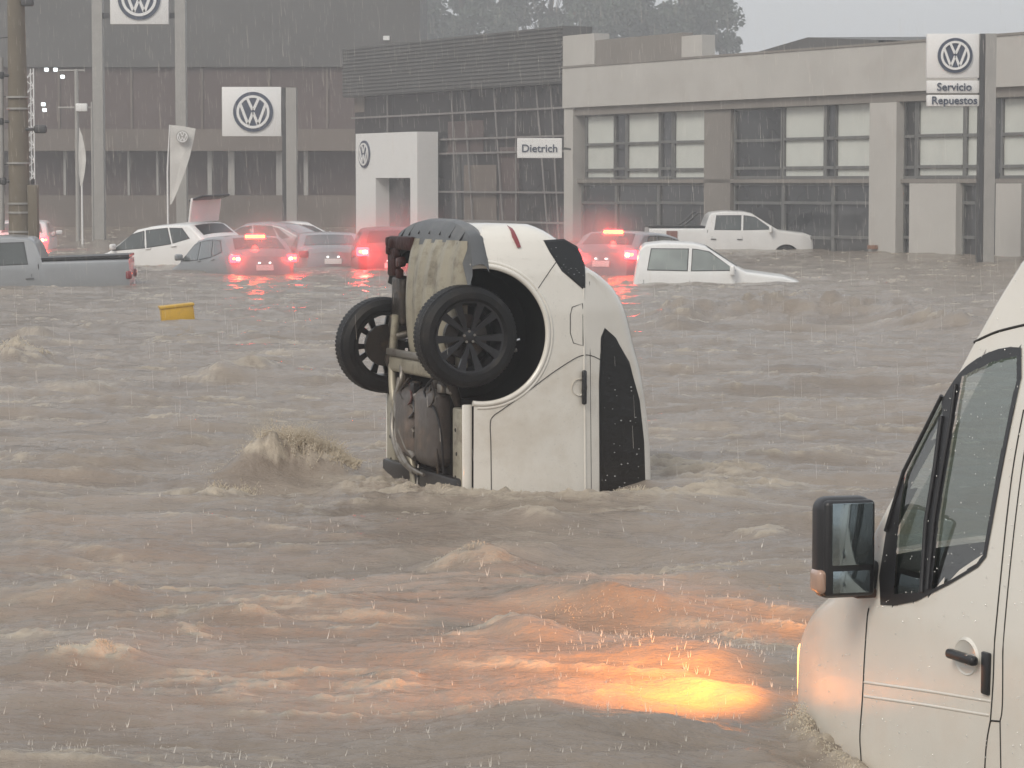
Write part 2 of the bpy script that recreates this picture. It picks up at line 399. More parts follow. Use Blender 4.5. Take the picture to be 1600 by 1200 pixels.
mu = t.nodes.new('ShaderNodeMath'); mu.operation = 'MULTIPLY'; mu.use_clamp = True; t.links.new(fa.outputs['Fac'], mu.inputs[0]); t.links.new(ad.outputs[0], mu.inputs[1])
mxc = t.nodes.new('ShaderNodeMix'); mxc.data_type = 'RGBA'; mxc.inputs[7].default_value = (.60, .53, .42, 1)
t.links.new(mu.outputs[0], mxc.inputs[0]); t.links.new(rp.outputs[0], mxc.inputs[6]); t.links.new(mxc.outputs[2], b.inputs['Base Color'])
rr = t.nodes.new('ShaderNodeMapRange'); rr.inputs[3].default_value = .12; rr.inputs[4].default_value = .8; t.links.new(mu.outputs[0], rr.inputs[0]); t.links.new(rr.outputs[0], b.inputs['Roughness'])
b.inputs['IOR'].default_value = 1.33
n3 = noise(9, 6, .65); n4 = noise(45, 3, .6); ms = t.nodes.new('ShaderNodeMath'); ms.operation = 'MULTIPLY_ADD'; ms.inputs[1].default_value = .25
t.links.new(n4.outputs[0], ms.inputs[0]); t.links.new(n3.outputs[0], ms.inputs[2])
bp = t.nodes.new('ShaderNodeBump'); bp.inputs['Strength'].default_value = .55; bp.inputs['Distance'].default_value = .05
t.links.new(ms.outputs[0], bp.inputs['Height']); t.links.new(bp.outputs[0], b.inputs['Normal'])
me.materials.append(wm); wo = bpy.data.objects.new('water', me); COL.objects.link(wo); wo['kind'] = 'structure'
g = MB(); g.add([(-300, -300, -1.2), (300, -300, -1.2), (300, 300, -1.2), (-300, 300, -1.2)], [(0, 1, 2, 3)], mat('asphalt', (.05, .05, .05), .9)); g.build('ground')['kind'] = 'structure'
def wh(x, y):
    j = int(np.clip(np.searchsorted(ys, y)-1, 0, ny-2)); f_ = min(1, max(0, (y-ys[j])/(ys[j+1]-ys[j])))
    return float(np.interp(x, X[j], Hh[j])*(1-f_)+np.interp(x, X[j+1], Hh[j+1])*f_)

# spray, foam flecks and raindrop splashes
M['foam'] = mat('foam and drops', (.62, .55, .44), .6, var=.15)
M['drop'] = mat('rain drops', (.72, .68, .62), .25, var=.1)
def blobs(mb, pts, rad, m):
    base = [(1, 0, 0), (-1, 0, 0), (0, 1, 0), (0, -1, 0), (0, 0, 1), (0, 0, -1)]
    fs = [(0, 2, 4), (2, 1, 4), (1, 3, 4), (3, 0, 4), (2, 0, 5), (1, 2, 5), (3, 1, 5), (0, 3, 5)]
    for p, r in zip(pts, rad):
        st = 1+random.random()*1.2
        mb.add([(p[0]+a*r, p[1]+b_*r, p[2]+c*r*st) for a, b_, c in base], fs, m)
mb = MB(); pts = []; rad = []
def tuft(px, py, hx, hz, n, dy=.2, r0=.0035, seed=0):
    c = on_water(px, py)
    for _ in range(n):
        dx = random.uniform(-1, 1)*hx*c.y/F; env = (1-abs(dx/(hx*c.y/F))**2.2)*(.55+.45*math.sin(dx*17+seed)*math.sin(dx*7.3)); env = max(env, .12)
        y = c.y+random.gauss(0, .5)*dy; x = c.x+dx; z = wh(x, y); ln = hz*env*random.uniform(.4, 1.15); vx = random.gauss(.12, .45)*ln; vy = random.gauss(-.2, .4)*ln
        k = random.randint(4, 8); r = r0*random.uniform(.6, 1.5)
        for j in range(k):
            t_ = (j+random.random()*.5)/k; pts.append((x+vx*t_, y+vy*t_, z-.01+ln*(t_*1.6-.65*t_*t_))); rad.append(r*(1-.65*t_))
def spray(px, py, hx, hz, n, dy=.3, r0=.004, r1=.014, lean=0):
    c = on_water(px, py)
    for _ in range(n):
        dx = random.gauss(0, 1)*hx*.5*c.y/F; y = c.y+random.gauss(0, .4)*dy; x = c.x+dx
        env = math.exp(-(dx/(hx*c.y/F))**2*1.5)
        k = random.random()**1.7; z = wh(x, y)+hz*env*k
        pts.append((x+lean*k*hz, y, z)); rad.append((r0+(r1-r0)*random.random()**2)*(1-.45*k))
tuft(455, 737, 104, .21, 3800, .20, .0052); tuft(408, 738, 42, .31, 600, .16, .0046, 2); tuft(505, 734, 60, .20, 1000, .16, .0052, 1); tuft(370, 756, 60, .07, 300, .12, .004, 1)
spray(455, 730, 95, .17, 4200, .22, .002, .0055); spray(412, 732, 45, .26, 1100, .2, .002, .005); spray(505, 730, 55, .16, 1500, .2, .002, .005);  tuft(150, 1046, 95, .04, 700, .06, .0022, 2); tuft(735, 895, 70, .045, 300, .06, .0022, 2); tuft(940, 962, 120, .03, 300, .08, .002, 2)
tuft(30, 574, 60, .10, 500, .3, .006, 2); tuft(790, 772, 190, .05, 700, .12, .004, 1); tuft(985, 766, 35, .10, 300, .1, .004, 1)
for (ax, ay), (bx, by) in zip(HULL[1:-1], HULL[2:]):
    for _ in range(260):
        t_ = random.random(); x = ax+(bx-ax)*t_-abs(random.gauss(0, .035)); y = ay+(by-ay)*t_-abs(random.gauss(0, .03)); pts.append((x, y, wh(x, y)+random.random()**2*.05)); rad.append(random.uniform(.0012, .0035))
spray(800, 775, 170, .06, 200, .2, .002, .005); spray(450, 725, 110, .40, 260, .3, .002, .005)
blobs(mb, pts, rad, M['foam']); sp = mb.build('water_spray', fix=False); sp['kind'] = 'stuff'; sp['label'] = 'tan spray and foam flecks thrown up by the wave crests'
mb = MB()
def crown(x, y, s_):
    z = wh(x, y)
    for k in range(random.choice((1, 1, 2, 3))):
        a = random.random()*2*pi; ln = s_*(.5+random.random()); dx = cos(a)*ln*.35; dy = sin(a)*ln*.35; r = s_*.10
        mb.add([(x-r, y, z-.005), (x+r*.5, y-r, z-.005), (x+r*.5, y+r, z-.005), (x+dx, y+dy, z+ln)], [(0, 1, 3), (1, 2, 3), (2, 0, 3)], M['drop'])
        if random.random() < .5: blobs(mb, [(x+dx*1.3, y+dy*1.3, z+ln*1.35)], [r*.55], M['drop'])
for _ in range(2200):
    px = random.uniform(-60, 1400); py = random.uniform(640, 1230)**1; p = on_water(px, py); crown(p.x, p.y, random.uniform(.007, .020)*(1 if random.random() < .85 else 1.7))
for _ in range(300):
    px = random.gauss(1060, 110); py = random.gauss(1000, 30); p = on_water(px, max(900, py)); crown(p.x, p.y, random.uniform(.012, .030))
sp = mb.build('raindrop_splashes', fix=False); sp['kind'] = 'stuff'; sp['label'] = 'tiny splashes where heavy rain hits the brown water'
mb = MB()
for _ in range(15000):
    d_ = 16+84*random.random()**.8; px = random.uniform(-150, 1750); py = random.uniform(-60, 1250); p = at(px, py, d_)
    if p.z < .05: continue
    L_ = random.uniform(.04, .13)*(1+d_*.012); r = random.uniform(.00024, .00056)*(1+d_*.028); sx = -.05*L_
    mb.add([(p.x-r, p.y, p.z), (p.x+r, p.y, p.z), (p.x, p.y+r*1.6, p.z), (p.x-r*.5+sx, p.y, p.z+L_), (p.x+r*.5+sx, p.y, p.z+L_), (p.x+sx, p.y+r, p.z+L_)],
           [(0, 1, 4, 3), (1, 2, 5, 4), (2, 0, 3, 5), (0, 2, 1), (3, 4, 5)], M['drop'])
sp = mb.build('rain', fix=False); sp['kind'] = 'stuff'; sp['label'] = 'heavy rain falling in thin pale drops'

# ------------------------------------------------------------------ wheel
def wheel(parent, c, out, r=.35, wd=.23, fancy=True):
    """c centre, out = +1/-1 side the face looks to, axis = local y"""
    wr = MB()
    rr_ = r*.70; h = wd/2
    prof = [(-h*.8, rr_), (-h, rr_+.02), (-h, r-.045), (-h*.82, r-.012), (-h*.5, r), (h*.5, r), (h*.82, r-.012), (h, r-.045), (h, rr_+.02), (h*.8, rr_)]
    wr.lathe(prof, M['rubber'], c=c, n=64)
    for k in range(72):   # tread blocks
        a = 2*pi*k/72
        for yy in (-h*.42, 0, h*.42):
            rot = Matrix.Rotation(a, 3, 'Y'); p = Vector(c)+Vector((0, yy, 0))+rot @ Vector((0, 0, r+.001))
            wr.box(p, (.019, h*.36, .002), M['rubber'], rot)
    t_ = wr.build('tyre', smooth=30); w_ = bpy.data.objects.new('wheel', None); COL.objects.link(w_); w_.parent = parent; t_.parent = w_
    rm = MB(); o = out
    rm.lathe([(o*h*.82, rr_+.004), (o*h*.80, rr_-.012), (o*h*.3, rr_-.03), (-o*h*.8, rr_-.02), (-o*h*.82, rr_+.004)], M['rim'], c=c, n=56)
    rm.lathe([(o*h*.72, .001), (o*h*.72, .035), (o*h*.66, .05), (o*h*.1, .06), (o*h*.1, .10), (-o*h*.2, .12)], M['rim'], c=c, n=30)
    n = 5
    for k in range(n):
        a = 2*pi*k/n+.3
        for s2 in (-1, 1):
            a1 = a+s2*.09; a2 = a+s2*.27
            def pp(rad_, ang, yy): return Vector(c)+Vector((sin(ang)*rad_, o*yy, cos(ang)*rad_))
            w1, w2 = .012/.05, .020/rr_
            vs = []
            for yy0, yy1 in ((h*.70, h*.80), (h*.45, h*.60)):
                vs += [pp(.045, a1-w1, yy0), pp(.045, a1+w1, yy0), pp(rr_-.008, a2+w2*1.4, yy1), pp(rr_-.008, a2-w2*1.4, yy1)]
            rm.add(vs, [(0, 1, 2, 3), (4, 7, 6, 5), (0, 4, 5, 1), (1, 5, 6, 2), (2, 6, 7, 3), (3, 7, 4, 0)], M['rim'])
        p = Vector(c)+Vector((sin(a+.6)*.038, o*h*.76, cos(a+.6)*.038)); rm.lathe([(0, .001), (0, .009), (-.02*o, .009)], M['steel'], c=p, n=8)
    rm.lathe([(-.035, .001), (-.035, .15), (.01, .15), (.01, .001)], M['grime'], c=Vector(c)-Vector((0, o*.02, 0)), n=30)
    ro = rm.build('rim', smooth=30); ro.parent = w_
    return w_

# ------------------------------------------------------------------ the upended car
TH = R(21); Uc = Vector((cos(TH), sin(TH), 0)); Lf = Vector((-sin(TH), cos(TH), 0)); Fw = Vector((0, 0, -1))
near = at(737, 775, 18.7); near.z = 0
org = near-.25*Uc+.86*Lf; org.z = -.28
MW = frame(org, Fw, Lf, Uc)
CARC = (org.x+.7*Uc.x, org.y+.7*Uc.y)
uc = root('upended_car', MW, 'white car standing upright on its nose in the flood with wheels and underside showing', 'car')
H = [(-2.10, .62), (-2.09, .74), (-2.06, .83), (-2.00, .92), (-1.93, 1.0), (-1.86, 1.06), (-1.80, 1.12), (-1.70, 1.28), (-1.60, 1.38), (-1.45, 1.46), (-1.25, 1.52), (-1.0, 1.60), (-.6, 1.665), (-.1, 1.69), (.4, 1.67), (.62, 1.60), (1.3, 1.14), (1.4, 1.08), (2.0, .98), (2.15, .80)]
W = [(-2.10, .52), (-2.08, .62), (-2.04, .71), (-1.98, .77), (-1.88, .82), (-1.75, .86), (-1.5, .885), (-1.0, .885), (0, .88), (1.5, .87), (2.0, .78), (2.15, .6)]
H = [tuple(v[:2]) for v in catm([(a, b_, 0) for a, b_ in H], 4)]
cs = Shell(H, W, 1.06, z0=.26, tumble=17, r=.13, crown=.035, sill=.03,
           zend=interp([(-2.10, .50), (-2.07, .42), (-2.0, .36), (-1.85, .30), (-1.75, .27), (2.15, .26)]))
mb = MB(); cs.mesh(mb, M['white'], step=.03, nz=34); body = mb.build('body', fix=True)
WX, WZ = -1.345, .335
def apply_bool(o, cutters):
    for c in cutters:
        md = o.modifiers.new('b', 'BOOLEAN'); md.operation = 'DIFFERENCE'; md.solver = 'EXACT'; md.object = c
    dg = bpy.context.evaluated_depsgraph_get(); m2 = bpy.data.meshes.new_from_object(o.evaluated_get(dg))
    o.modifiers.clear(); old = o.data; o.data = m2; bpy.data.meshes.remove(old)
    for c in cutters: bpy.data.objects.remove(c)
cut = []
for s_ in (1, -1):
    for cx in (WX, 1.28):
        c_ = MB(); c_.lathe([(s_*.50, .0001), (s_*.50, .445), (s_*1.2, .445), (s_*1.2, .0001)], M['blacktrim'], c=(cx, 0, WZ), n=72); cut.append(c_.build('cut'))
apply_bool(body, cut); me = body.data
if len(me.materials) < 2: me.materials.append(M['well'])
for p in me.polygons:
    c = p.center; p.material_index = 0
    for cx in (WX, 1.28):
        if math.hypot(c.x-cx, c.z-WZ) < .447 and .49 < abs(c.y) < cs.side(c.x, c.z)-.004 and (abs(p.normal.y) > .95 or abs(math.hypot(c.x-cx, c.z-WZ)-.445) < .012): p.material_index = 1
    if c.z < .33 and p.normal.z < -.7 and abs(c.y) < .80: p.material_index = 1
me.materials[1] = M['well']
me.polygons.foreach_set('use_smooth', [True]*len(me.polygons)); me.set_sharp_from_angle(angle=R(28))
body.parent = uc
def T(px, py): return cs.trace(MW, px, py, -1)
# wheel-arch lips
mb = MB()
for k0 in (0,):
    pts_ = [(WX+.461*cos(a), WZ+.461*sin(a)) for a in np.linspace(R(-9), R(189), 50)]
    cs.line(mb, pts_, -1, .020, M['white'], off=-.008, n=8)
    pts_ = [(WX+.488*cos(a), WZ+.488*sin(a)) for a in np.linspace(R(-5), R(175), 50)]
    cs.line(mb, pts_, -1, .014, M['white'], off=-.008, n=8)
mb.build('wheel_arch_lip', uc, smooth=60)
# doors: dark gap sheet below, painted skin above
def T_(l): return [T(*p) for p in l]
def grow(poly, d):
    cx = sum(p[0] for p in poly)/len(poly); cz = sum(p[1] for p in poly)/len(poly)
    return [(p[0]+d*(1 if p[0] > cx else -1), p[1]+d*(1 if p[1] > cz else -1)) for p in poly]
seamR = [T(1, 1)] and T_([(768, 800), (767, 700), (766, 662), (771, 650), (785, 640), (820, 615), (860, 585), (895, 562), (912, 555), (925, 556), (938, 562)])
rd = MB(); cs.line(rd, [(p[0], p[1]) for p in [tuple(v[:2]) for v in catm([(a, b_, 0) for a, b_ in seamR], 5)]], -1, .0032, M['seam'], off=.0005)
door = rd.build('rear_door', uc)
mb = MB()
cs.line(mb, T_([(912, 450), (913, 555), (915, 800)]), -1, .010, M['white'], off=-.004, n=8)
cs.line(mb, T_([(921, 440), (922, 555), (924, 800)]), -1, .004, M['seam'], off=-.002, n=5)
mb.build('belt_crease', uc, smooth=50)
# handle
hp = [T(911, 577), T(911, 633)]; mb = MB(); hc = ((hp[0][0]+hp[1][0])/2, (hp[0][1]+hp[1][1])/2)
y_ = -(cs.side(*hc)+.022)
mb.rbox((hc[0], y_, hc[1]), (.235, .030, .034), M['blacktrim'], .014, 3); 
ho = mb.build('handle', door, smooth=40)
mb = MB(); mb.lathe([(.001, .001), (.001, .045), (.004, .05), (-.01, .056)], M['white'], c=(hc[0], -(cs.side(*hc)+.002), hc[1]-.03), n=24); mb.build('handle_recess', door, smooth=50)
mb = MB(); mb.tube([(-.62, .25, 1.62), (-.72, .25, 1.72)], [.012, .006], M['blacktrim']); mb.rbox((-.60, .25, 1.645), (.10, .05, .03), M['blacktrim'], .01, 2); mb.build('antenna', uc, smooth=50)
# windows
qw = T_([(852, 378), (884, 376), (900, 388), (911, 412), (912, 447), (908, 449), (880, 421), (862, 397)])
dw = T_([(947, 515), (962, 528), (985, 575), (999, 625), (1006, 690), (1009, 790), (939, 790), (938, 600), (941, 530)])
for nm, pl in (('quarter_window', qw), ('door_window', dw)):
    mb = MB(); cs.panel(mb, grow(pl, .012), -1, .003, M['blacktrim'], step=.03); cs.panel(mb, pl, -1, .007, M['glassdark'], step=.03)
    mb.build(nm, door if nm[0] == 'd' else uc, smooth=50)
for pl in (qw, dw):
    mb = MB(); cs.panel(mb, pl, 1, .005, M['glassdark'], step=.05); mb.build('side_window', uc, smooth=50)
mb = MB(); cs.toppanel(mb, -1.82, -1.48, .86, .006, M['glassdark']); mb.build('rear_window', uc, smooth=50)
mb = MB(); cs.toppanel(mb, .66, 1.28, .9, .006, M['glassdark']); mb.build('windshield', uc, smooth=50)
# fuel flap
fl = T_([(894, 480), (910, 474), (911, 540), (896, 536), (891, 520), (891, 492)])
mb = MB(); cs.line(mb, [v for v in fl]+[fl[0]], -1, .0028, M['seam'], off=.0005); mb.build('fuel_flap', uc)
# tailgate seam lines + tail lights
mb = MB()
cs.line(mb, [tuple(v[:2]) for v in catm([(*T(838, 455), 0), (*T(856, 428), 0), (*T(870, 408), 0)], 5)], -1, .003, M['seam']); mb.build('bumper_seam', uc)
for sg in (-1, 1):
    mb = MB(); tl = T_([(792, 352), (799, 356), (808, 372), (813, 386), (808, 387), (800, 371)])
    cs.panel(mb, tl, sg, .012, M['tailoff'], step=.02); mb.build('tail_light', uc, smooth=50)
# rear bumper lower valance of grey plastic wrapping the full width
mb = MB(); n = 40; vs = []; prof = [(.03, .43), (-.015, .405), (-.03, .37), (-.015, .31), (.05, .262), (.15, .235), (.17, .27)]
for i in range(n+1):
    s2 = 2*i/n-1; y = s2*.865; ex_ = -2.10+.02+.17*abs(s2)**3.2+.12*max(0, abs(s2)-.85)/.15
    for (dx, z) in prof: vs.append((ex_+dx, y*(1-.02*(z < .3)), z-.055*abs(s2)**4*(z > .3)))
L_ = len(prof); fs = [(i*L_+j, (i+1)*L_+j, (i+1)*L_+j+1, i*L_+j+1) for i in range(n) for j in range(L_-1)]
mb.add(vs, fs, M['greyplastic'])
for y in (-.62, -.42, -.22, 0, .22, .42, .62):
    s2 = y/.865; ex_ = -2.08+.17*abs(s2)**3.2; mb.rbox((ex_+.036, y, .280-.055*abs(s2)**4), (.10, .014, .012), M['blacktrim'], .004, 2, Matrix.Rotation(R(36), 3, 'Y'))
mb.build('rear_bumper', uc, smooth=40)
# underside
pn = MB(); vs = []; nn = 46
for i in range(nn+1):
    y = -.74+1.12*i/nn; rib = .018*(1 if math.sin(i/nn*pi*10) > .2 else -.2)
    for j in range(13):
        x = -1.97+.91*j/12; dome = .11*math.sin(pi*min(1, max(0, (x+1.98)/.93)))**.6*math.sin(pi*i/nn)**.35
        vs.append((x, y, .262-dome-rib))
fs = [(i*13+j, (i+1)*13+j, (i+1)*13+j+1, i*13+j+1) for i in range(nn) for j in range(12)]
pn.add(vs, fs, M['pan']); pn.build('spare_wheel_well', uc, smooth=60)
mb = MB(); mb.rbox((-1.52, .60, .25), (.36, .22, .08), M['grime'], .035, 4); mb.build('muffler', uc, smooth=50)
mb = MB()
mb.tube(catm([(-1.42, .56, .2), (-1.1, .58, .18), (-.85, .50, .16), (-.62, .32, .16), (-.35, .10, .17), (.3, .0, .18)], 6), .030, M['pan'], 12)
mb.tube(catm([(-.98, .44, .19), (-.75, .40, .15), (-.55, .20, .14), (-.45, 0, .15)], 6), .024, M['steel'], 10)
mb.build('exhaust_pipe', uc, smooth=60)
for sy, ln in ((-.20, .52), (.22, .50)):
    mb = MB(); mb.rbox((-.68, sy, .22), (ln+.02, .40, .20), M['tank'], .085, 5); mb.build('fuel_tank', uc, smooth=60)
mb = MB()   # rear axle beam, arms, springs, brackets
mb.rbox((-1.08, 0, .20), (.12, 1.28, .10), M['pan'], .03, 3); mb.rbox((-1.16, 0, .15), (.05, 1.2, .03), M['steel'], .01, 2)
for s_ in (-1, 1):
    mb.tube([(-.86, s_*.58, .26), (-1.1, s_*.6, .17), (WX, s_*.66, .25)], [.03, .045, .04], M['grime'], 10)
    mb.tube([(WX+.08, s_*.56, .2), (WX+.02, s_*.54, .45)], .028, M['steel'], 10)
    mb.tube([(WX+.10+.0*k, s_*.50+.05*cos(k*1.05), .22+k*.006) for k in range(40)], .008, M['blacktrim'], 6)
    mb.rbox((WX, s_*.63, .25), (.16, .05, .16), M['grime'], .03, 3)
    mb.tube([(WX, s_*.55, .25), (WX, s_*.74, .25)], .05, M['grime'], 14)
for k in range(16): mb.rbox((-1.02+random.uniform(-.12, .16), random.uniform(-.6, .6), .20+random.uniform(-.03, .03)), (random.uniform(.04, .1), random.uniform(.05, .12), .05), random.choice([M['grime'], M['steel'], M['blacktrim']]), .01, 2)
mb.build('rear_suspension', uc, smooth=50)
for k in range(8):
    m = MB(); y0 = random.uniform(-.6, .42); x0 = random.uniform(-1.15, -.85)
    m.tube(catm([(x0, y0, .17), (x0+.12, y0+random.uniform(-.2, .2), .13), (x0+.25, y0+random.uniform(-.3, .3), .15), (x0+.45, max(-.6, min(.6, y0*1.3)), .17), (x0+.8, max(-.6, min(.6, y0*1.2)), .20)], 5), random.uniform(.007, .016), random.choice([M['blacktrim'], M['steel'], M['grime'], M['rust']]), 7); m.build('brake_line', uc, smooth=50)
for k in range(3):
    m = MB(); m.tube(catm([(-.90+.1*k, .46-.05*k, .17), (-.62+.05*k, .44-.08*k, .13), (-.44+.02*k, .22-.10*k, .11), (-.36, -.06-.1*k, .12)], 6), .02-.004*k, M['steel'], 9); m.build('heat_shield_pipe', uc, smooth=50)
for s_ in (-1, 1):   # floor rails with holes
    mb = MB(); mb.rbox((-.10, s_*.70, .235), (1.50, .17, .07), M['pan'], .015, 2); mb.rbox((-.10, s_*.80, .25), (1.56, .03, .09), M['white'], .01, 2)
    for k in range(7): mb.lathe([(0, .001), (0, .014), (.01, .014)], M['seam'], axis='z', c=(-.7+.16*k, s_*(.68+.02*(k % 2)), .198), n=10)
    mb.build('floor_rail', uc, smooth=40)
mb = MB(); mb.rbox((-.18, 0, .205), (.05, 1.5, .06), M['pan'], .015, 2)
for k in range(5): mb.tube([(-.5+.05*k, .45-.2*k, .19), (-.25, .3-.14*k, .17)], .010, M['steel'], 6)
mb.build('cross_member', uc, smooth=40)
mb = MB()
for s_ in (-1, 1): mb.rbox((-.13, s_*.40, .20), (.50, .76, .07), M['blacktrim'], .02, 2)
mb.build('engine_shield', uc, smooth=40)
mb = MB(); mb.rbox((-1.93, .50, .225), (.10, .50, .05), M['rust'], .02, 2); mb.rbox((-1.80, .70, .235), (.22, .16, .06), M['rust'], .02, 2)  # inner bumper, its red reflections put into the metal colour
for k in range(7): mb.rbox((-1.95+random.uniform(0, .25), random.uniform(.45, .8), .21), (.07, .06, .05), M['rust'], .015, 2); mb.build('inner_bumper', uc, smooth=40)
wheel(uc, (WX+.01, -.78, .235), -1, r=.342); wheel(uc, (WX+.15, .80, .185), 1, r=.342)
# wheel-well shadow clutter
mb = MB(); mb.tube([(WX+.1, -.56, .5), (WX+.05, -.58, .70)], .02, M['chrome'], 8); mb.tube([(WX+.17, -.56, .48), (WX+.12, -.58, .68)], .014, M['steel'], 8); mb.build('shock_absorber', uc, smooth=50)

# ------------------------------------------------------------------ the van
AL = R(71); Vf = Vector((-cos(AL), sin(AL), 0)); Vl = Vector((-sin(AL), -cos(AL), 0)); WD = .92
p0 = at(1352, 1000, 10.6); VO = p0-Vl*1.0; VO.z = -WD
VM = frame(VO, Vf, Vl, (0, 0, 1))
van = root('white_van', VM, 'tall white panel van at the right edge, nose in the water, orange headlamp lit', 'van')
H = [(-5, 2.98), (-2, 2.98), (-1.6, 2.98), (-1.3, 2.96), (-1.0, 2.945), (-.78, 2.89), (-.636, 2.765), (-.534, 2.63), (-.43, 2.475), (-.32, 2.30), (-.16, 2.05), (0, 1.84), (.115, 1.68), (.22, 1.55), (.36, 1.45), (.55, 1.37), (.70, 1.31), (.82, 1.24), (.92, 1.15), (1.02, 1.05), (1.12, .90), (1.17, .75), (1.20, .5)]
W = [(-5, 1.0), (-.3, 1.0), (.1, .998), (.35, .985), (.55, .965), (.75, .92), (.90, .875), (1.02, .80), (1.12, .69), (1.18, .55), (1.20, .44)]
sm = lambda P_: [tuple(v[:2]) for v in catm([(a, b_, 0) for a, b_ in P_], 5)]
vs_ = Shell(H, sm(W), interp([(-5, 1.50), (.3, 1.36), (1.2, 1.25)]), z0=.2, tumble=7.5, r=.11, crown=.05, sill=.04)
def V(px, py): return vs_.trace(VM, px, py, 1)
outer = [V(*p) for p in [(1597, 543), (1580, 542), (1562, 545), (1545, 551), (1528, 560), (1514, 570), (1502, 581), (1492, 594), (1483, 608), (1474, 624), (1414, 737), (1386, 830), (1375, 900), (1377, 945), (1400, 946), (1433, 939), (1486, 912), (1529, 886), (1542, 870), (1552, 816), (1565, 740), (1597, 590)]]
glass = [V(*p) for p in [(1590, 556), (1550, 566), (1505, 588), (1497, 630), (1484, 716), (1470, 800), (1457, 922), (1490, 905), (1527, 880), (1537, 868), (1547, 812), (1559, 740), (1590, 592)]]
quart = [V(*p) for p in [(1472, 622), (1440, 685), (1416, 738), (1408, 790), (1398, 928), (1437, 925), (1446, 817), (1463, 730), (1474, 650)]]
print('VANLOCAL', [tuple(round(a, 2) for a in p) for p in outer])
ocx = sum(p[0] for p in outer)/len(outer); ocz = sum(p[1] for p in outer)/len(outer); outs = [(ocx+(p[0]-ocx)*.955, ocz+(p[1]-ocz)*.965) for p in outer]
def vskip(c):
    if abs(c.y) > vs_.side(c.x, c.z)-.03 and point_in(outer, c.x, c.z): 
        return point_in(outs, c.x, c.z)
    return -.44 < c.x < .20 and abs(c.y) < .80 and c.z > max(1.58, vs_.H(c.x)-.06)
mb = MB(); vs_.mesh(mb, M['vanwhite'], step=.03, nz=60, skip=vskip); mb.build('body', van, smooth=35)
# trim round the side glass: a fine sheet with the panes left open
for sg in (1, -1):
    mb = MB(); vs_.panel(mb, outer, sg, .004, M['blacktrim'], step=.0055, skip=lambda x, z: point_in(glass, x, z) or point_in(quart, x, z), thick=0); mb.build('window_trim', van)
gm = bpy.data.materials.new('see through glass'); gm.use_nodes = True; t = gm.node_tree; t.nodes.clear()
o_ = t.nodes.new('ShaderNodeOutputMaterial'); m_ = t.nodes.new('ShaderNodeMixShader'); tr = t.nodes.new('ShaderNodeBsdfTransparent'); gl = t.nodes.new('ShaderNodeBsdfGlossy'); fr = t.nodes.new('ShaderNodeLayerWeight')
tr.inputs[0].default_value = (.62, .70, .66, 1); gl.inputs['Roughness'].default_value = .03; fr.inputs[0].default_value = .35
ma = t.nodes.new('ShaderNodeMath'); ma.operation = 'MULTIPLY_ADD'; ma.inputs[1].default_value = .55; ma.inputs[2].default_value = .05
t.links.new(fr.outputs['Facing'], ma.inputs[0]); t.links.new(ma.outputs[0], m_.inputs[0]); t.links.new(tr.outputs[0], m_.inputs[1]); t.links.new(gl.outputs[0], m_.inputs[2]); t.links.new(m_.outputs[0], o_.inputs[0])
M['see'] = gm
def gr(poly, d):
    cx = sum(p[0] for p in poly)/len(poly); cz = sum(p[1] for p in poly)/len(poly)
    return [(cx+(p[0]-cx)*d, cz+(p[1]-cz)*d) for p in poly]
for sg in (1, -1):
    mb = MB(); vs_.panel(mb, gr(glass, 1.02), sg, -.006, gm, step=.06, thick=0); mb.build('door_window', van, smooth=40)
    mb = MB(); vs_.panel(mb, gr(quart, 1.03), sg, -.005, gm, step=.06, thick=0); mb.build('quarter_window', van, smooth=40)
mb = MB(); vs_.toppanel(mb, -.43, .20, .97, .004, gm, n=12); mb.build('windshield', van, smooth=40)
# glossy moulding between the panes
mb = MB(); vs_.line(mb, [V(1474, 650), V(1464, 730), V(1450, 815), V(1443, 925)], 1, .010, M['blacktrim'], off=.008, n=8); vs_.line(mb, [V(1496, 600), V(1488, 660), V(1474, 740), V(1462, 815), V(1452, 920)], 1, .009, M['blacktrim'], off=.008, n=8)
vs_.line(mb, [V(1474, 618), V(1414, 737), V(1386, 830)], 1, .008, M['blacktrim'], off=.006, n=8)
mb.build('window_channel', van, smooth=60)
# door gaps
def VL(l, n=5): return [tuple(v[:2]) for v in catm([(*V(*p), 0) for p in l], n)]
door = MB()
for l in ([(1358, 950), (1355, 970), (1351, 1030), (1348, 1090), (1344, 1150), (1346, 1190), (1348, 1260)],
          [(1600, 640), (1582, 740), (1563, 912), (1553, 1046), (1548, 1126)], [(1548, 1126), (1541, 1170), (1537, 1260)]):
    vs_.line(door, VL(l), 1, .0032, M['seam'], off=.0005)
for y0, y1 in (((1350, 1066), (1548, 1096)), ((1350, 1088), (1546, 1118))):
    vs_.line(door, [V(*y0), V((y0[0]+y1[0])/2, (y0[1]+y1[1])/2-1), V(*y1)], 1, .007, M['vanwhite'], off=-.004, n=8)
dr = door.build('driver_door', van, smooth=60)
sd_ = MB()
for l in ([(1612, 640), (1596, 740), (1578, 893), (1567, 1085), (1563, 1127)], [(1563, 1127), (1564, 1190), (1566, 1260)]): vs_.line(sd_, VL(l), 1, .0028, M['seam'], off=.0005)
vs_.line(sd_, VL([(1548, 1126), (1563, 1127)], 3), 1, .0032, M['seam'], off=.0005)
sd_.build('side_panel_gap', van)
mb = MB(); vs_.line(mb, VL([(1640, 500), (1600, 508), (1560, 518), (1538, 527), (1522, 535)]), 1, .006, M['seam'], off=-.002, n=6)
mb.build('roof_gutter', van, smooth=60)
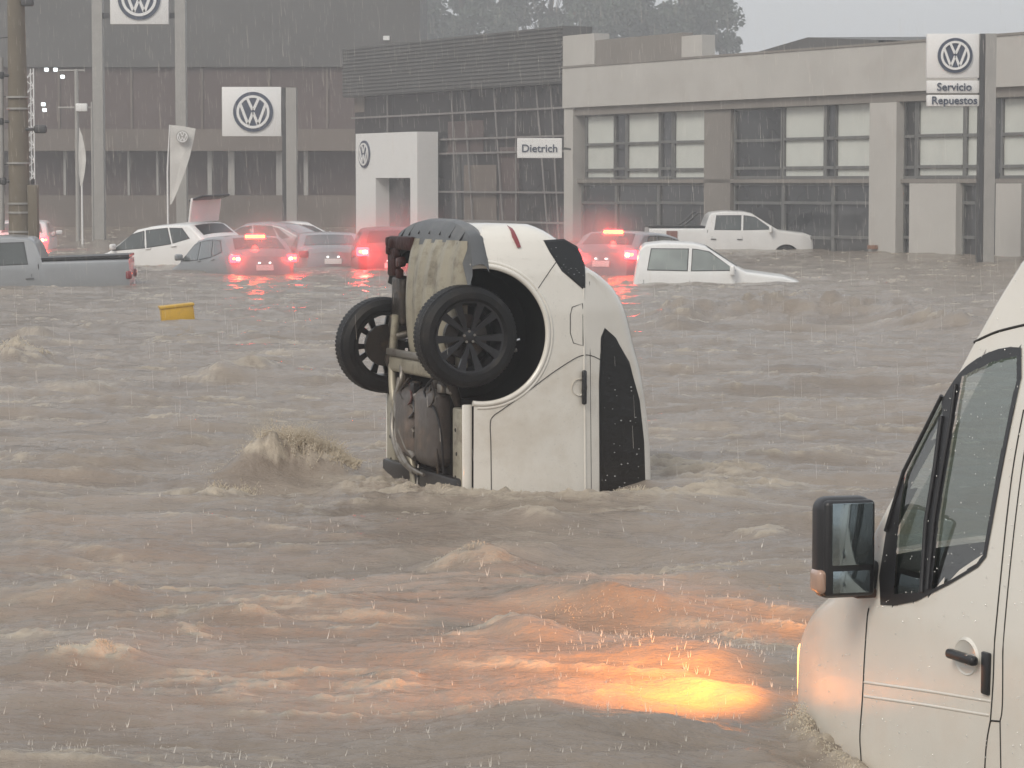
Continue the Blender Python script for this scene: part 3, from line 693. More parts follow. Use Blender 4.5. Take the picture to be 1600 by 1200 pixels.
# handle and recess
hc = V(1510, 1027); mb = MB(); sy = vs_.side(*hc)
mb.lathe([(.0015, .001), (.0015, .055), (.006, .062), (-.004, .072)], M['vanwhite'], c=(hc[0], sy, hc[1]), n=30)
for i, v in enumerate(mb.v): mb.v[i] = (hc[0]+(v[0]-hc[0])*1.35, v[1], v[2])
mb.build('handle_recess', dr, smooth=50)
mb = MB(); mb.rbox((hc[0]-.02, sy+.03, hc[1]+.005), (.20, .035, .035), M['blacktrim'], .014, 4); mb.lathe([(.03, .001), (.03, .018), (0, .02)], M['chrome'], c=(hc[0]-.07, sy+.012, hc[1]+.005), n=16); mb.build('handle', dr, smooth=50)
kc = V(1543, 1052); mb = MB(); mb.rbox((kc[0], vs_.side(*kc)+.006, kc[1]), (.05, .018, .15), M['blacktrim'], .006, 2); mb.build('lock_guide', van, smooth=40)
# bonnet lines and fender
mb = MB()
for i in range(14):
    pass
for k in (0,):
    pts_ = []
    hl = [(.90, 1.08), (.98, 1.09), (1.08, 1.02), (1.15, .90), (1.165, .72), (1.10, .70), (1.03, .76), (.97, .88)]
vs_.panel(mb, hl, 1, .006, M['orange'], step=.02); mb.build('headlight', van, smooth=50)
mb = MB(); vs_.panel(mb, hl, -1, .006, M['glasslight'], step=.02); mb.build('headlight', van, smooth=50)
# mirror
def mirror(sg):
    mc = Vector((.02, sg*1.09, 1.625)); yaw = Matrix.Rotation(R(-4*sg), 3, 'Z')
    r_ = bpy.data.objects.new('wing_mirror', None); COL.objects.link(r_); r_.parent = van
    m = MB(); m.rbox(mc, (.13, .225, .385), M['blacktrim'], .05, 5, yaw); m.rbox(mc+Vector((-.045, -sg*.003, 0)), (.05, .205, .365), M['blacktrim'], .02, 3, yaw)
    m.rbox(mc+Vector((.02, -sg*.12, -.12)), (.10, .10, .12), M['blacktrim'], .03, 3)
    m.build('housing', r_, smooth=50)
    m = MB(); m.rbox(mc+Vector((-.071, -sg*.008, .055)), (.010, .165, .235), M['mirrorg'], .004, 2, yaw); m.build('mirror_glass', r_, smooth=40)
    m = MB(); m.rbox(mc+Vector((-.071, -sg*.004, -.125)), (.010, .150, .085), M['mirrorg'], .004, 2, yaw); m.build('wide_angle_glass', r_, smooth=40)
    m = MB(); m.rbox(mc+Vector((-.01, sg*.103, -.125)), (.10, .04, .09), M['amber'], .018, 3, yaw); m.build('indicator', r_, smooth=50)
mirror(1); mirror(-1)
mb = MB(); mb.rbox((.06, 1.00, 1.445), (.16, .10, .035), mat('brown mirror bracket', (.10, .06, .045), .6), .012, 2); mb.build('mirror_bracket', van, smooth=40)
# rain beads clinging to the flank
def beads(sh, n, x0, x1, z0, z1, sgn, parent, r0=.0010, r1=.0026, keep=None):
    m = MB(); P_ = []; Q_ = []
    for _ in range(n):
        x = random.uniform(x0, x1); z = random.uniform(z0, z1)
        if z > sh.H(x)-.12 or (keep and not keep(x, z)): continue
        P_.append((x, sgn*(sh.side(x, z)+.008), z)); Q_.append(random.uniform(r0, r1))
    blobs(m, P_, Q_, M['bead']); o = m.build('rain_beads', parent, fix=False); o['kind'] = 'stuff'; return o
M['bead'] = mat('water bead', (.55, .55, .53), .05, coat=1)
beads(vs_, 800, -1.3, 1.0, .7, 2.7, 1, van)
# cab interior
mb = MB(); mb.rbox((.18, 0, 1.20), (.50, 1.72, .42), M['seat'], .08, 3); mb.build('dashboard', van, smooth=50)
mb = MB(); mb.box((-1.9, 0, 1.5), (.04, 1.7, 2.4), M['seat']); mb.box((-.5, 0, .75), (2.8, 1.8, .05), M['seat']); mb.build('bulkhead', van)
for y in (.5, -.45):
    mb = MB(); mb.rbox((-1.0, y, 1.05), (.5, .48, .16), M['seat'], .05, 3); mb.rbox((-1.25, y, 1.5), (.14, .46, .80), M['seat'], .05, 3); mb.rbox((-1.24, y, 1.98), (.10, .25, .2), M['seat'], .04, 3); mb.build('seat', van, smooth=50)
mb = MB(); mb.tube([(-.34+.05*sin(a)*1, .5+.2*cos(a), 1.50+.2*sin(a)) for a in np.linspace(0, 2*pi, 33)], .014, M['blacktrim'], 8, cap=False); mb.tube([(-.34, .3, 1.5), (-.34, .7, 1.5)], .015, M['blacktrim']); mb.tube([(-.34, .5, 1.5), (.1, .5, 1.35)], .03, M['blacktrim']); mb.build('steering_wheel', van, smooth=50)
hlw = Vector((1.14, 11.25, .40)); tg = Vector((.0, 11.95, .05))
lo_ = light('van headlamp', hlw, (1, .31, .028), 185, .12, spot=112, target=tg); lo_.data.spot_blend = .9
lo_ = light('van headlamp', VM @ Vector((1.55, -.45, 1.22)), (1, .33, .03), 160, .12, spot=46, target=VM @ Vector((5.0, 1.9, 1.0))); lo_.data.spot_blend = .8

beads(cs, 150, -1.1, .3, 1.1, 1.6, -1, uc, .0018, .005, keep=lambda x, z: point_in(dw, x, z) and random.random() < .25+.75*max(0, (x+.9)/.7))
beads(cs, 700, -2.0, .1, .3, 1.1, -1, uc, .0012, .0026, keep=lambda x, z: math.hypot(x-WX, z-WZ) > .48)
# ------------------------------------------------------------------ background vehicles
def car_frame(px, py, head, sink, pitch=0, roll=0, Y=None):
    p = on_water(px, py) if Y is None else at(px, py, Y)
    a = R(head); m = Matrix.Translation((p.x, p.y, -sink)) @ Matrix.Rotation(a, 4, 'Z') @ Matrix.Rotation(R(-pitch), 4, 'Y') @ Matrix.Rotation(R(roll), 4, 'X')
    return m
W_STD = [(-1.0, .60), (-.97, .74), (-.90, .83), (-.75, .87), (-.3, .885), (.5, .885), (.78, .86), (.90, .80), (.97, .68), (1.0, .5)]
SPEC = {
 'hatch': dict(L=2.03, H=[(-2.03, .72), (-2.01, .95), (-1.93, 1.06), (-1.80, 1.15), (-1.52, 1.40), (-1.38, 1.455), (-.9, 1.50), (-.2, 1.51), (.25, 1.47), (1.05, 1.03), (1.2, .98), (1.7, .90), (1.93, .76), (2.03, .55)],
   win=[[(.98, 1.02), (.35, 1.36), (.0, 1.41), (-.08, 1.0)], [(-.16, 1.0), (-.08, 1.415), (-.75, 1.42), (-.92, 1.03)], [(-1.0, 1.04), (-.84, 1.41), (-1.22, 1.37), (-1.50, 1.12)]], ws=(.30, 1.0), rw=(-1.82, -1.50), lamp=(-1.98, .70, .93)),
 'sedan': dict(L=2.25, H=[(-2.25, .72), (-2.23, .92), (-2.15, 1.02), (-1.70, 1.07), (-1.55, 1.10), (-.95, 1.38), (-.7, 1.43), (-.2, 1.46), (.2, 1.43), (1.0, 1.0), (1.2, .95), (1.9, .86), (2.12, .74), (2.25, .55)],
   win=[[(.92, 1.0), (.3, 1.31), (.0, 1.37), (-.08, .98)], [(-.16, .98), (-.08, 1.375), (-.65, 1.36), (-.90, 1.0)], [(-.97, 1.01), (-.72, 1.33), (-.9, 1.28), (-1.25, 1.06)]], ws=(.26, .95), rw=(-1.52, -.98), lamp=(-2.2, .72, .90)),
 'suv': dict(L=2.2, H=[(-2.2, .78), (-2.18, 1.05), (-2.10, 1.16), (-1.98, 1.25), (-1.72, 1.52), (-1.58, 1.60), (-1.0, 1.66), (-.2, 1.68), (.3, 1.64), (1.05, 1.16), (1.2, 1.10), (1.8, 1.0), (2.08, .85), (2.2, .6)],
   win=[[(.98, 1.14), (.38, 1.52), (.0, 1.57), (-.08, 1.12)], [(-.16, 1.12), (-.08, 1.575), (-.85, 1.57), (-1.0, 1.14)], [(-1.08, 1.15), (-.94, 1.56), (-1.4, 1.5), (-1.66, 1.24)]], ws=(.34, 1.0), rw=(-2.0, -1.70), lamp=(-2.14, .72, 1.05)),
 'pickup': dict(L=2.68, H=[(-2.68, 1.27), (-.86, 1.29), (-.83, 1.58), (-.77, 1.70), (-.68, 1.77), (-.3, 1.82), (.3, 1.81), (.55, 1.76), (1.28, 1.31), (1.4, 1.25), (2.2, 1.16), (2.5, 1.06), (2.62, .92), (2.68, .65)],
   win=[[(1.17, 1.29), (.62, 1.64), (.42, 1.68), (.30, 1.69), (.28, 1.26)], [(.18, 1.26), (.20, 1.69), (-.55, 1.68), (-.62, 1.26)]], ws=(.60, 1.22), rw=None, lamp=(-2.64, .80, .95)),
}
SPEC['pickup_low'] = dict(SPEC['pickup'], H=[(-2.68, .88), (-.86, .90)]+SPEC['pickup']['H'][2:])
def lamp_part(parent, c, d, m, name='tail_light'):
    b_ = MB(); b_.rbox(c, d, m, min(d)*.3, 2); return b_.build(name, parent, smooth=50)
def make_car(kind0, mw, paint, label, cat, name, group='cars stranded in the flood', glass='glassgrey', lit=None, third=False, wheels=False, openback=False, wpaint=None, mirrors=True, front=False, lampscale=1, plate=True, glow=1, mist=None):
    sp_ = SPEC[kind0]; kind = kind0.replace('_low', ''); L = sp_['L']; r_ = root(name, mw, label, cat, group)
    Wd = [(a*L, b_*(1.06 if kind == 'pickup' else 1)) for a, b_ in W_STD]
    if kind == 'pickup': Wd[0] = (-L, .86); Wd[1] = (-L*.99, .90); Wd[2] = (-L*.9, .92); Wd[3] = (-L*.75, .93)
    sh = Shell(sp_['H'], Wd, interp([(-L, 1.02), (L, .98)]) if kind in ('hatch', 'sedan') else 1.2 if kind == 'pickup' else 1.13, tumble=17 if kind != 'pickup' else 13, r=.09 if kind != 'pickup' else .06)
    m = MB(); sh.mesh(m, M[paint], step=.08); bd = m.build('body', smooth=32)
    wx = (-L*.64, L*.65) if kind != 'pickup' else (-1.62, 1.62)
    cuts = []
    if wheels:
        for s_ in (1, -1):
            for cx in wx:
                c_ = MB(); c_.lathe([(s_*.6, .0001), (s_*.6, .44), (s_*1.2, .44), (s_*1.2, .0001)], M['blacktrim'], c=(cx, 0, .38), n=40); cuts.append(c_.build('cut'))
        apply_bool(bd, cuts); me = bd.data
        if len(me.materials) < 2: me.materials.append(M['blacktrim'])
        me.materials[1] = M['blacktrim']
        for p in me.polygons:
            c = p.center; p.material_index = 0
            for cx in wx:
                if math.hypot(c.x-cx, c.z-.38) < .442 and abs(c.y) > .59 and (abs(abs(c.y)-.6) < .01 or abs(math.hypot(c.x-cx, c.z-.38)-.44) < .012): p.material_index = 1
        me.polygons.foreach_set('use_smooth', [True]*len(me.polygons)); me.set_sharp_from_angle(angle=R(32))
        for s_ in (1, -1):
            for cx in wx: wheel(r_, (cx, s_*.80, .38), s_, r=.38)
    bd.parent = r_
    for s_ in (1, -1):
        for wn in sp_['win']:
            m = MB(); sh.panel(m, grow(wn, .018), s_, .004, M['blacktrim'], step=.1); sh.panel(m, wn, s_, .010, M[glass], step=.1); m.build('side_window', r_, smooth=50)
        m = MB(); xs_ = [a[-1][0] for a in sp_['win'][:2]]
        d0 = sp_['win'][0][-1][0]-.04
        for xx in ([d0, sp_['win'][0][0][0]+.02] + ([-.70] if kind == 'pickup' else [-.95])): m = MB(); sh.line(m, [(xx, .4), (xx, 1.05)], s_, .006, M['seam']); m.build('door_gap', r_)
        if kind0 == 'pickup': m = MB(); sh.line(m, [(-.84, .4), (-.84, 1.24)], s_, .010, M['seam']); m.build('bed_gap', r_)
        for xx in (d0+.02, d0-.80):
            m = MB(); m.rbox((xx-.10, s_*(sh.side(xx, .93)+.015), .96), (.17, .03, .03), M[paint] if kind != 'pickup' else M['greyplastic'], .01, 2); m.build('door_handle', r_, smooth=50)
    a, b_ = sp_['ws']; m = MB(); sh.toppanel(m, a, b_, .96, .008, M[glass]); m.build('windshield', r_, smooth=50)
    if sp_['rw'] and not openback:
        m = MB(); sh.toppanel(m, *sp_['rw'], .92, .008, M[glass], kb=.86); m.build('rear_window', r_, smooth=50)
    if mirrors:
        xm = a+(b_-a)*.85
        for s_ in (1, -1): m = MB(); m.rbox((xm-.02, s_*(sh.side(xm, 1.05)+.11), 1.10 if kind != 'pickup' else 1.28), (.10, .20, .15 if kind != 'pickup' else .22), M[paint], .04, 3); m.build('side_mirror', r_, smooth=50)
    lx, ly, lz = sp_['lamp']
    for s_ in (1, -1):
        m = MB()
        on = lit and (lit == 'both' or (lit == 'left') == (s_ == 1))
        k = lampscale
        m.rbox((lx, s_*ly, lz), (.12, .24*k, .17*k), M['tail'] if on else M['tailoff'], .03, 2)
        if on: m.rbox((lx-.045, s_*(ly-.05), lz-.01), (.06, .09*k, .07*k), M['tailw'], .02, 2); m.rbox((lx-.04, s_*(ly+.05), lz), (.05, .08*k, .06*k), M['tailo'], .02, 2)
        m.build('tail_light', r_, smooth=50)
        if on: light('tail lamp glow', r_.matrix_world @ Vector((lx-.35, s_*ly, lz)), (1, .03, .03), LG*k*glow, .08)
    if mist:
        c_ = r_.matrix_world @ Vector((lx-.5, 0, lz+.15)); HALO_MIST.append((c_, mist[:3], mist[3], 'mist added for a red halo round the lamps of the '+name.replace('_', ' ')))
    if third:
        z_ = sh.top(sp_['rw'][1] if sp_['rw'] else -.8, 0)+.02; x_ = (sp_['rw'][1] if sp_['rw'] else -.8)-.02
        m = MB(); m.rbox((x_, 0, z_), (.08, .46, .055), M['tailo'], .015, 2); m.rbox((x_-.01, 0, z_-.045), (.06, .50, .035), M['tail'], .012, 2); m.rbox((x_-.01, 0, z_+.035), (.06, .46, .03), M['tail'], .012, 2); m.build('brake_light', r_, smooth=50)
        light('brake lamp glow', r_.matrix_world @ Vector((x_-.25, 0, z_+.05)), (1, .03, .02), LG*.8, .08)
    if plate:
        m = MB(); m.box((-L-.012, 0, .72), (.01, .42, .13), M['signw']); m.build('number_plate', r_)
        if lit and kind != 'pickup':
            for y in (-.13, .13): m = MB(); m.rbox((-L-.02, y, .83), (.03, .05, .03), M['plate_lamp'], .01, 2); m.build('plate_lamp', r_, smooth=50)
    if kind0 == 'pickup':
        m = MB(); m.box((-1.77, 0, 1.335), (1.78, 1.66, .05), M['blacktrim']); m.build('bed_cover', r_)
    if front: m = MB(); m.rbox((L*.90, .70, .80), (.14, .20, .12), M['tailo'], .03, 2); m.build('front_indicator', r_, smooth=50); light('indicator glow', r_.matrix_world @ Vector((L+.2, .62, .75)), (1, .5, .08), LG*.3, .06)
    if openback:
        m = MB(); a_ = R(8); hx, hz = -1.42, 1.46
        tm = lambda l, wv: [(hx-l*cos(a_), wv, hz+l*sin(a_))]
        m.rbox((hx-.02, 0, hz+.34), (.07, 1.20, .62), M[paint], .03, 3, Matrix.Rotation(R(-16), 3, 'Y')); m.build('open_tailgate', r_, smooth=50)
        m = MB(); m.rbox((hx-.20, 0, hz+.62), (.45, 1.16, .06), M['blacktrim'], .03, 3, Matrix.Rotation(R(10), 3, 'Y')); m.build('tailgate_inner', r_, smooth=50)
        m = MB(); sh.toppanel(m, -1.80, -1.50, .9, .006, M['blacktrim']); m.build('boot_opening', r_)
    return r_, sh
LG = 15.0
HALO_MIST = []
# heading: 0 = nose to the right, 90 = nose away from us
r_, _ = make_car('pickup_low', car_frame(1056, 441, -2, .98, pitch=-1.1), 'bgwhite', 'white double cab pickup sunk to its bonnet, nose to the right, nearest the upended car', 'pickup truck', 'pickup_truck', group='pickup trucks in the flood', glass='glasslight')
r_, _ = make_car('pickup', car_frame(1142, 389, 2, .64, pitch=-.6), 'bgwhite', 'white double cab pickup with black bed cover and roll bar by the showroom glass', 'pickup truck', 'pickup_truck', group='pickup trucks in the flood', wheels=True)
m = MB()
for y in (-.72, .72): m.tube(catm([(-1.65, y, 1.32), (-1.35, y, 1.55), (-1.15, y, 1.74), (-1.0, y, 1.75)], 5), .035, M['blacktrim'])
m.tube([(-1.0, -.72, 1.75), (-1.0, .72, 1.75)], .035, M['blacktrim']); m.build('roll_bar', r_, smooth=50)
m = MB(); m.box((-1.95, -.925, 1.02), (.34, .016, .36), mat('reddish side sticker', (.25, .12, .10), .6)); m.build('side_sticker', r_)
r_, _ = make_car('pickup', car_frame(6, 444, 184, .84, pitch=-2.2), 'silver', 'silver grey double cab pickup with black bed cover cut off by the left edge', 'pickup truck', 'pickup_truck', group='pickup trucks in the flood', glass='glassgrey', lit=None)
make_car('hatch', car_frame(262, 413, 148, .53, pitch=-5.5, roll=-2), 'bgwhite', 'white hatchback with its tailgate standing open and front indicator lit', 'car', 'hatchback_car', lit='both', openback=True, front=True, lampscale=.8, glow=.12)
make_car('hatch', car_frame(362, 424, 118, .72, pitch=-4), 'silver', 'silver hatchback with tail lamps and high brake lamp lit, beside the open white hatchback', 'car', 'hatchback_car', lit='both', third=True, glow=.6, mist=(1.7, 1.5, 1.1, .5))
make_car('sedan', car_frame(410, 396, 160, .55), 'silver', 'pale silver saloon behind the silver hatchback with its roof arching up', 'car', 'saloon_car', plate=False)
make_car('sedan', car_frame(470, 388, 10, .62), 'bgwhite', 'white saloon right behind the grey sign post', 'car', 'saloon_car', plate=False)
make_car('sedan', car_frame(510, 413, 98, .66, pitch=-2), 'silver', 'silver saloon seen from behind beside the red lit car', 'car', 'saloon_car', lit='right')
make_car('suv', car_frame(606, 418, 96, .72, pitch=-3), 'darkred', 'dark red car, lamp glow mixed into its paint, with glaring tail lamps, left of the upended car', 'car', 'hatchback_car', lit='both', lampscale=1.25, glass='glassdark', mist=(1.8, 1.5, 1.4, .42), glow=2.2)
make_car('hatch', car_frame(1003, 429, 60, .60, pitch=-5), 'silver', 'pale hatchback with high brake lamp lit, just behind the roof of the upended car', 'car', 'hatchback_car', lit='both', third=True, lampscale=1.2, glow=.6, mist=(1.6, 1.5, 1.2, .5))
make_car('hatch', car_frame(42, 388, 95, .62), 'bgwhite', 'pale car with red tail lamps hidden behind the concrete utility pole', 'car', 'hatchback_car', lit='both', mist=(1.8, 1.5, 1.3, .25))

# yellow box
yp = on_water(277, 505); ym = Matrix.Translation((yp.x, yp.y, .13)) @ Matrix.Rotation(R(12), 4, 'Z') @ Matrix.Rotation(R(-6), 4, 'Y')
yr = root('floating_box', ym, 'yellow plastic box floating in the flood left of the upended car', 'box')
m = MB(); m.rbox((0, 0, 0), (.48, .30, .28), M['yellow'], .02, 2); m.build('box_body', yr, smooth=40)
m = MB(); m.rbox((0, 0, .13), (.51, .33, .04), M['yellow'], .01, 2); m.build('lid', yr, smooth=40)

# ------------------------------------------------------------------ buildings
class Wall:
    """vertical wall plane through two ground points; s along, n outwards"""
    def __init__(s, A, B):
        s.A = Vector((A[0], A[1], 0)); d = Vector((B[0]-A[0], B[1]-A[1], 0)); s.L = d.length; s.d = d.normalized(); s.n = Vector((s.d.y, -s.d.x, 0))
        if s.n.y > 0: s.n = -s.n
        s.M = frame(s.A, s.d, -s.n, (0, 0, 1))
    def px(s, x, y):
        o = Vector((0, 0, CH)); r_ = ray(x, y); t = (s.A-o).dot(s.n)/r_.dot(s.n); p = o+r_*t; return ((p-s.A).dot(s.d), p.z)
    def rect(s, mb, x0, x1, ztop, zbot, out, thick, m):
        """slab in wall space; front face 'out' metres proud of the plane"""
        mb.box(((x0+x1)/2, -(out-thick/2), (ztop+zbot)/2), (abs(x1-x0), thick, ztop-zbot), m)
RW = Wall((1.905, 101), (14.16, 77.9))
def sx(w_, x): return w_.px(x, 285)[0]
def zz(w_, x, y): return w_.px(x, y)[1]
rb = root('service_building', RW.M, 'long pale concrete service building with blinds in its upper windows', 'building')
GZ = -1.2; xr = sx(RW, 1600)+22
ztop = zz(RW, 1440, 66); zlow = zz(RW, 1360, 146)
def part(name, parent, rects, w_=RW, smooth=None):
    m = MB()
    for (a, b_, zt, zb_, out, th, mm) in rects: w_.rect(m, a, b_, zt, zb_, out, th, mm)
    return m.build(name, parent)
X_ = lambda x: sx(RW, x)
part('parapet', rb, [(X_(883), xr, ztop, zlow, .12, 1.0, M['conc'])])
part('parapet_cap', rb, [(X_(883)-.03, xr, ztop+.07, ztop+.002, .15, 1.1, M['concd'])])
zblk = zz(RW, 900, 55)
part('roof_block', rb, [(X_(883), X_(932), zblk, ztop+.075, .10, .6, M['conc'])]); part('roof_block', rb, [(X_(1068), X_(1100), zz(RW, 1080, 56), ztop+.075, .10, .5, M['conc'])])
part('roof_screen', rb, [(X_(932)+.01, X_(1068)-.01, zz(RW, 1000, 57), ztop+.075, .05, .4, M['concd'])])
part('wall', rb, [(X_(883), xr, zlow-.003, GZ, -.45, 10, M['bglass'])])
part('lintel', rb, [(X_(897), xr, zlow-.003, zlow-.28, -.02, .4, M['concd'])])
part('corner_pillar', rb, [(X_(883), X_(897), zlow-.003, GZ, .05, .6, M['conc'])])
part('pillar', rb, [(X_(1360), X_(1402), zlow-.29, GZ, .05, .6, M['conc'])])
part('grey_pillar', rb, [(X_(1095), X_(1136), zlow-.29, GZ, -.12, .4, M['concd'])])
zu = zlow-.285; zs = zz(RW, 1000, 283); zs0 = zz(RW, 1000, 277)
part('floor_band', rb, [(X_(897)+.01, X_(1360)-.01, zs+.06, zs-.06, -.12, .3, M['concd'])])
part('floor_band', rb, [(X_(1402)+.01, xr, zs+.06, zs-.06, -.12, .3, M['concd'])])
def window(x0, x1, y0, y1, pm, nm='window', cross=(268/1.0,), shade=None):
    a, b_ = X_(x0), X_(x1); zt = zz(RW, (x0+x1)/2, y0); zb_ = zz(RW, (x0+x1)/2, y1); fr_ = .09
    m = MB(); RW.rect(m, a-fr_, a, zt+fr_, zb_-fr_, -.22, .12, M['bframe']); RW.rect(m, b_, b_+fr_, zt+fr_, zb_-fr_, -.22, .12, M['bframe'])
    RW.rect(m, a, b_, zt+fr_, zt, -.22, .12, M['bframe']); RW.rect(m, a, b_, zb_, zb_-fr_, -.22, .12, M['bframe'])
    for k in cross: z_ = zt+(zb_-zt)*k; RW.rect(m, a, b_, z_+.045, z_-.045, -.20, .10, M['bframe'])
    w_ = m.build(nm, rb); m = MB(); RW.rect(m, a, b_, zt, zb_, -.29, .04, pm); m.build('pane', w_)
for x0, x1, yt, yb in ((908, 950, 182, 277), (972, 1020, 178, 277), (1045, 1092, 174, 277), (1216, 1277, 167, 275), (1297, 1357, 163, 275), (1425, 1494, 158, 274), (1500, 1519, 157, 274), (1556, 1597, 154, 274), (1612, 1660, 150, 274)):
    window(x0, x1, yt, yb, M['blind'], cross=(.46, .88))
for x0, x1, yt in ((953, 968, 180), (1024, 1040, 176), (1140, 1210, 172), (1282, 1294, 165), (1404, 1419, 160)):
    window(x0, x1, yt, 275, M['bglass'], cross=(.46, .88))
for x0, x1 in ((902, 952), (956, 1018), (1022, 1092), (1140, 1212), (1217, 1290), (1295, 1357), (1404, 1418), (1497, 1515)):
    window(x0, x1, 290, 398, M['bglass'], nm='ground_floor_window', cross=(.25, .75))
for x0, x1 in ((1421, 1494), (1556, 1596), (1612, 1700)):
    part('wall_panel', rb, [(X_(x0), X_(x1), zs-.07, GZ, 0, .5, M['conc'])])
part('pipe_clamp', rb, [(X_(1363), X_(1375), zz(RW, 1370, 383), zz(RW, 1370, 389), .16, .1, mat('rust stain', (.25, .13, .08), .8))])
m = MB(); za = zz(RW, 1200, 78)
m.add([(X_(1100), .6, za-.25), (X_(1235), .6, za+.35), (X_(1345), .6, za+.10), (X_(1345), 6, za+.1), (X_(1235), 6, za+.5), (X_(1100), 6, za-.25), (X_(1100), .6, za-.6), (X_(1345), .6, za-.6)], [(0, 1, 4, 5), (1, 2, 3, 4), (0, 6, 7, 2, 1)], M['clad'])
m.build('metal_roof', rb)

# glazed showroom (same line, farther left)
LW = Wall((-6.84-8.74*.6, 118+17*.6), (1.905, 101)); gb = root('glazed_showroom', LW.M, 'dark glazed showroom with ribbed cladding above thin pale mullions', 'building')
G_ = lambda x: sx(LW, x)
zg = zz(LW, 880, 130); ztp = zz(LW, 800, 49)
m = MB()
LW.rect(m, G_(545), G_(883)-.02, zg, GZ, -.3, 1, M['bglass']); m.build('glass_wall', gb)
m = MB(); LW.rect(m, G_(540), G_(883)-.02, ztp, zg+.003, .1, 1.2, M['clad'])
for k in range(14): z_ = zg+.1+(ztp-zg-.15)*k/13; LW.rect(m, G_(540)+.01, G_(883)-.03, z_+.035, z_-.035, .15, .06, M['clad'])
m.build('cladding', gb)
for y0 in (168, 212, 236, 301, 349):
    m = MB(); z_ = zz(LW, 878, y0); a = G_(545) if y0 in (168,) else G_(676); LW.rect(m, a, G_(883)-.02, z_+.035, z_-.035, -.1, .14, M['mull']); m.build('mullion', gb)
for x0, ln in ((600, 0), (705, .3), (728, .5), (775, .5), (800, .0), (843, .6), (862, .4)):
    m = MB(); a = G_(x0); m.tube([(a-ln, .16, zg), (a+ln, .16, GZ)], .035, M['mull'], 6); m.build('leaning_mullion', gb)
for x0, x1, y0, y1, mm in ((715, 765, 258, 345, 'band'), (690, 745, 190, 240, 'clad2'), (770, 800, 230, 350, 'clad2'), (560, 545, 150, 175, 'band')):
    m = MB(); LW.rect(m, G_(min(x0, x1)), G_(max(x0, x1)), zz(LW, x0, y0), zz(LW, x0, y1), -.27, .05, M[mm]); m.build('inner_partition', gb)
# entrance portal
PO = Wall(tuple((LW.A+LW.n*.9)[:2]), tuple((LW.A+LW.d*10+LW.n*.9)[:2])); pr = root('entrance_portal', PO.M, 'white entrance portal with round emblem standing against the glazed showroom', 'portal')
q_ = lambda x: sx(PO, x)
m = MB(); zt = zz(PO, 560, 209); zo = zz(PO, 600, 278)
a0, a1, a2, a3 = q_(556), q_(587), q_(641), q_(652)
PO.rect(m, a0, a1, zt, GZ, 0, .9, M['signw']); PO.rect(m, a2, a3, zt, GZ, 0, .9, M['signw']); PO.rect(m, a1, a2, zt, zo, 0, .9, M['signw']); m.build('frame', pr)
m = MB(); PO.rect(m, a1, a2, zo, GZ, -.6, .1, M['bglass']); m.build('doorway_glass', pr)
def emblem(parent, c, r_, m1=None, m2=None, y=0, yd=-1, thick=.05):
    m1 = m1 or M['blue']; m2 = m2 or M['signw']; m = MB(); cx, cz = c; th = thick
    def ring(ra, rb_, ya, yb, mm, n=48):
        vs = []; 
        for k in range(n):
            a = 2*pi*k/n
            for (rr2, yy) in ((ra, ya), (ra, yb), (rb_, yb), (rb_, ya)): vs.append((cx+rr2*cos(a), y+yd*yy, cz+rr2*sin(a)))
        m.add(vs, [(k*4+j, k*4+(j+1) % 4, ((k+1) % n)*4+(j+1) % 4, ((k+1) % n)*4+j) for k in range(n) for j in range(4)], mm)
    ring(.001, r_, .0, th, m1); ring(.70*r_, .83*r_, 0, th*1.6, m2)
    def stroke(a, b_):
        a = Vector((a[0]*r_, a[1]*r_)); b2 = Vector((b_[0]*r_, b_[1]*r_)); d = (b2-a).normalized(); n_ = Vector((-d.y, d.x))*.068*r_
        ps = [a+n_, b2+n_, b2-n_, a-n_]; vs = [(cx+p.x, y+yd*th*.5, cz+p.y) for p in ps]+[(cx+p.x, y+yd*th*1.55, cz+p.y) for p in ps]
        m.add(vs, [(0, 1, 2, 3), (7, 6, 5, 4), (0, 4, 5, 1), (1, 5, 6, 2), (2, 6, 7, 3), (3, 7, 4, 0)], m2)
    for s_ in (-1, 1):
        stroke((s_*.29, .69), (s_*.02, .10)); stroke((s_*.63, .38), (s_*.25, -.64)); stroke((s_*.25, -.64), (s_*.01, -.04))
    return m.build('emblem', parent)
ez = PO.px(570, 241); emblem(pr, ez, .55)

# dark hall far left
HW = Wall((-36, 132), (-4.0, 131.6)); hb = root('dark_hall', HW.M, 'huge dark hall with tall windowless top behind the sign posts on the left', 'building')
h_ = lambda x: sx(HW, x); hz = lambda y: zz(HW, 300, y); XE = h_(657)
for nm, a, b_, y0, y1, out, mm in (('upper_wall', -10, XE, -140, 105, .2, 'clad'), ('window_band', -10, h_(560), 105, 202, 0, 'clad2'), ('canopy', -10, h_(560), 202, 236, .8, 'band'), ('recessed_wall', -10, h_(560), 236, 305, -.6, 'clad2'), ('low_wall', -10, h_(560), 305, 420, .3, 'band')):
    m = MB(); HW.rect(m, a, b_, hz(y0)-.003, hz(y1)+.003, out, 8, M[mm]); m.build(nm, hb)
for x0, wd in ((100, .12), (200, .1), (245, .1), (325, .2), (357, .3), (432, .5), (475, .2)):
    m = MB(); HW.rect(m, h_(x0), h_(x0)+wd, hz(236), hz(305), .15, .2, M['post']); m.build('column', hb)
for x0 in (92, 205, 315, 420, 510):
    m = MB(); HW.rect(m, h_(x0), h_(x0)+.1, hz(106), hz(201), .06, .1, M['band']); m.build('window_mullion', hb)
m = MB(); HW.rect(m, h_(600)-.0, h_(603)+.2, hz(60)+.1, hz(60)-.1, .3, .1, M['signw']); m.build('wall_lamp', hb)

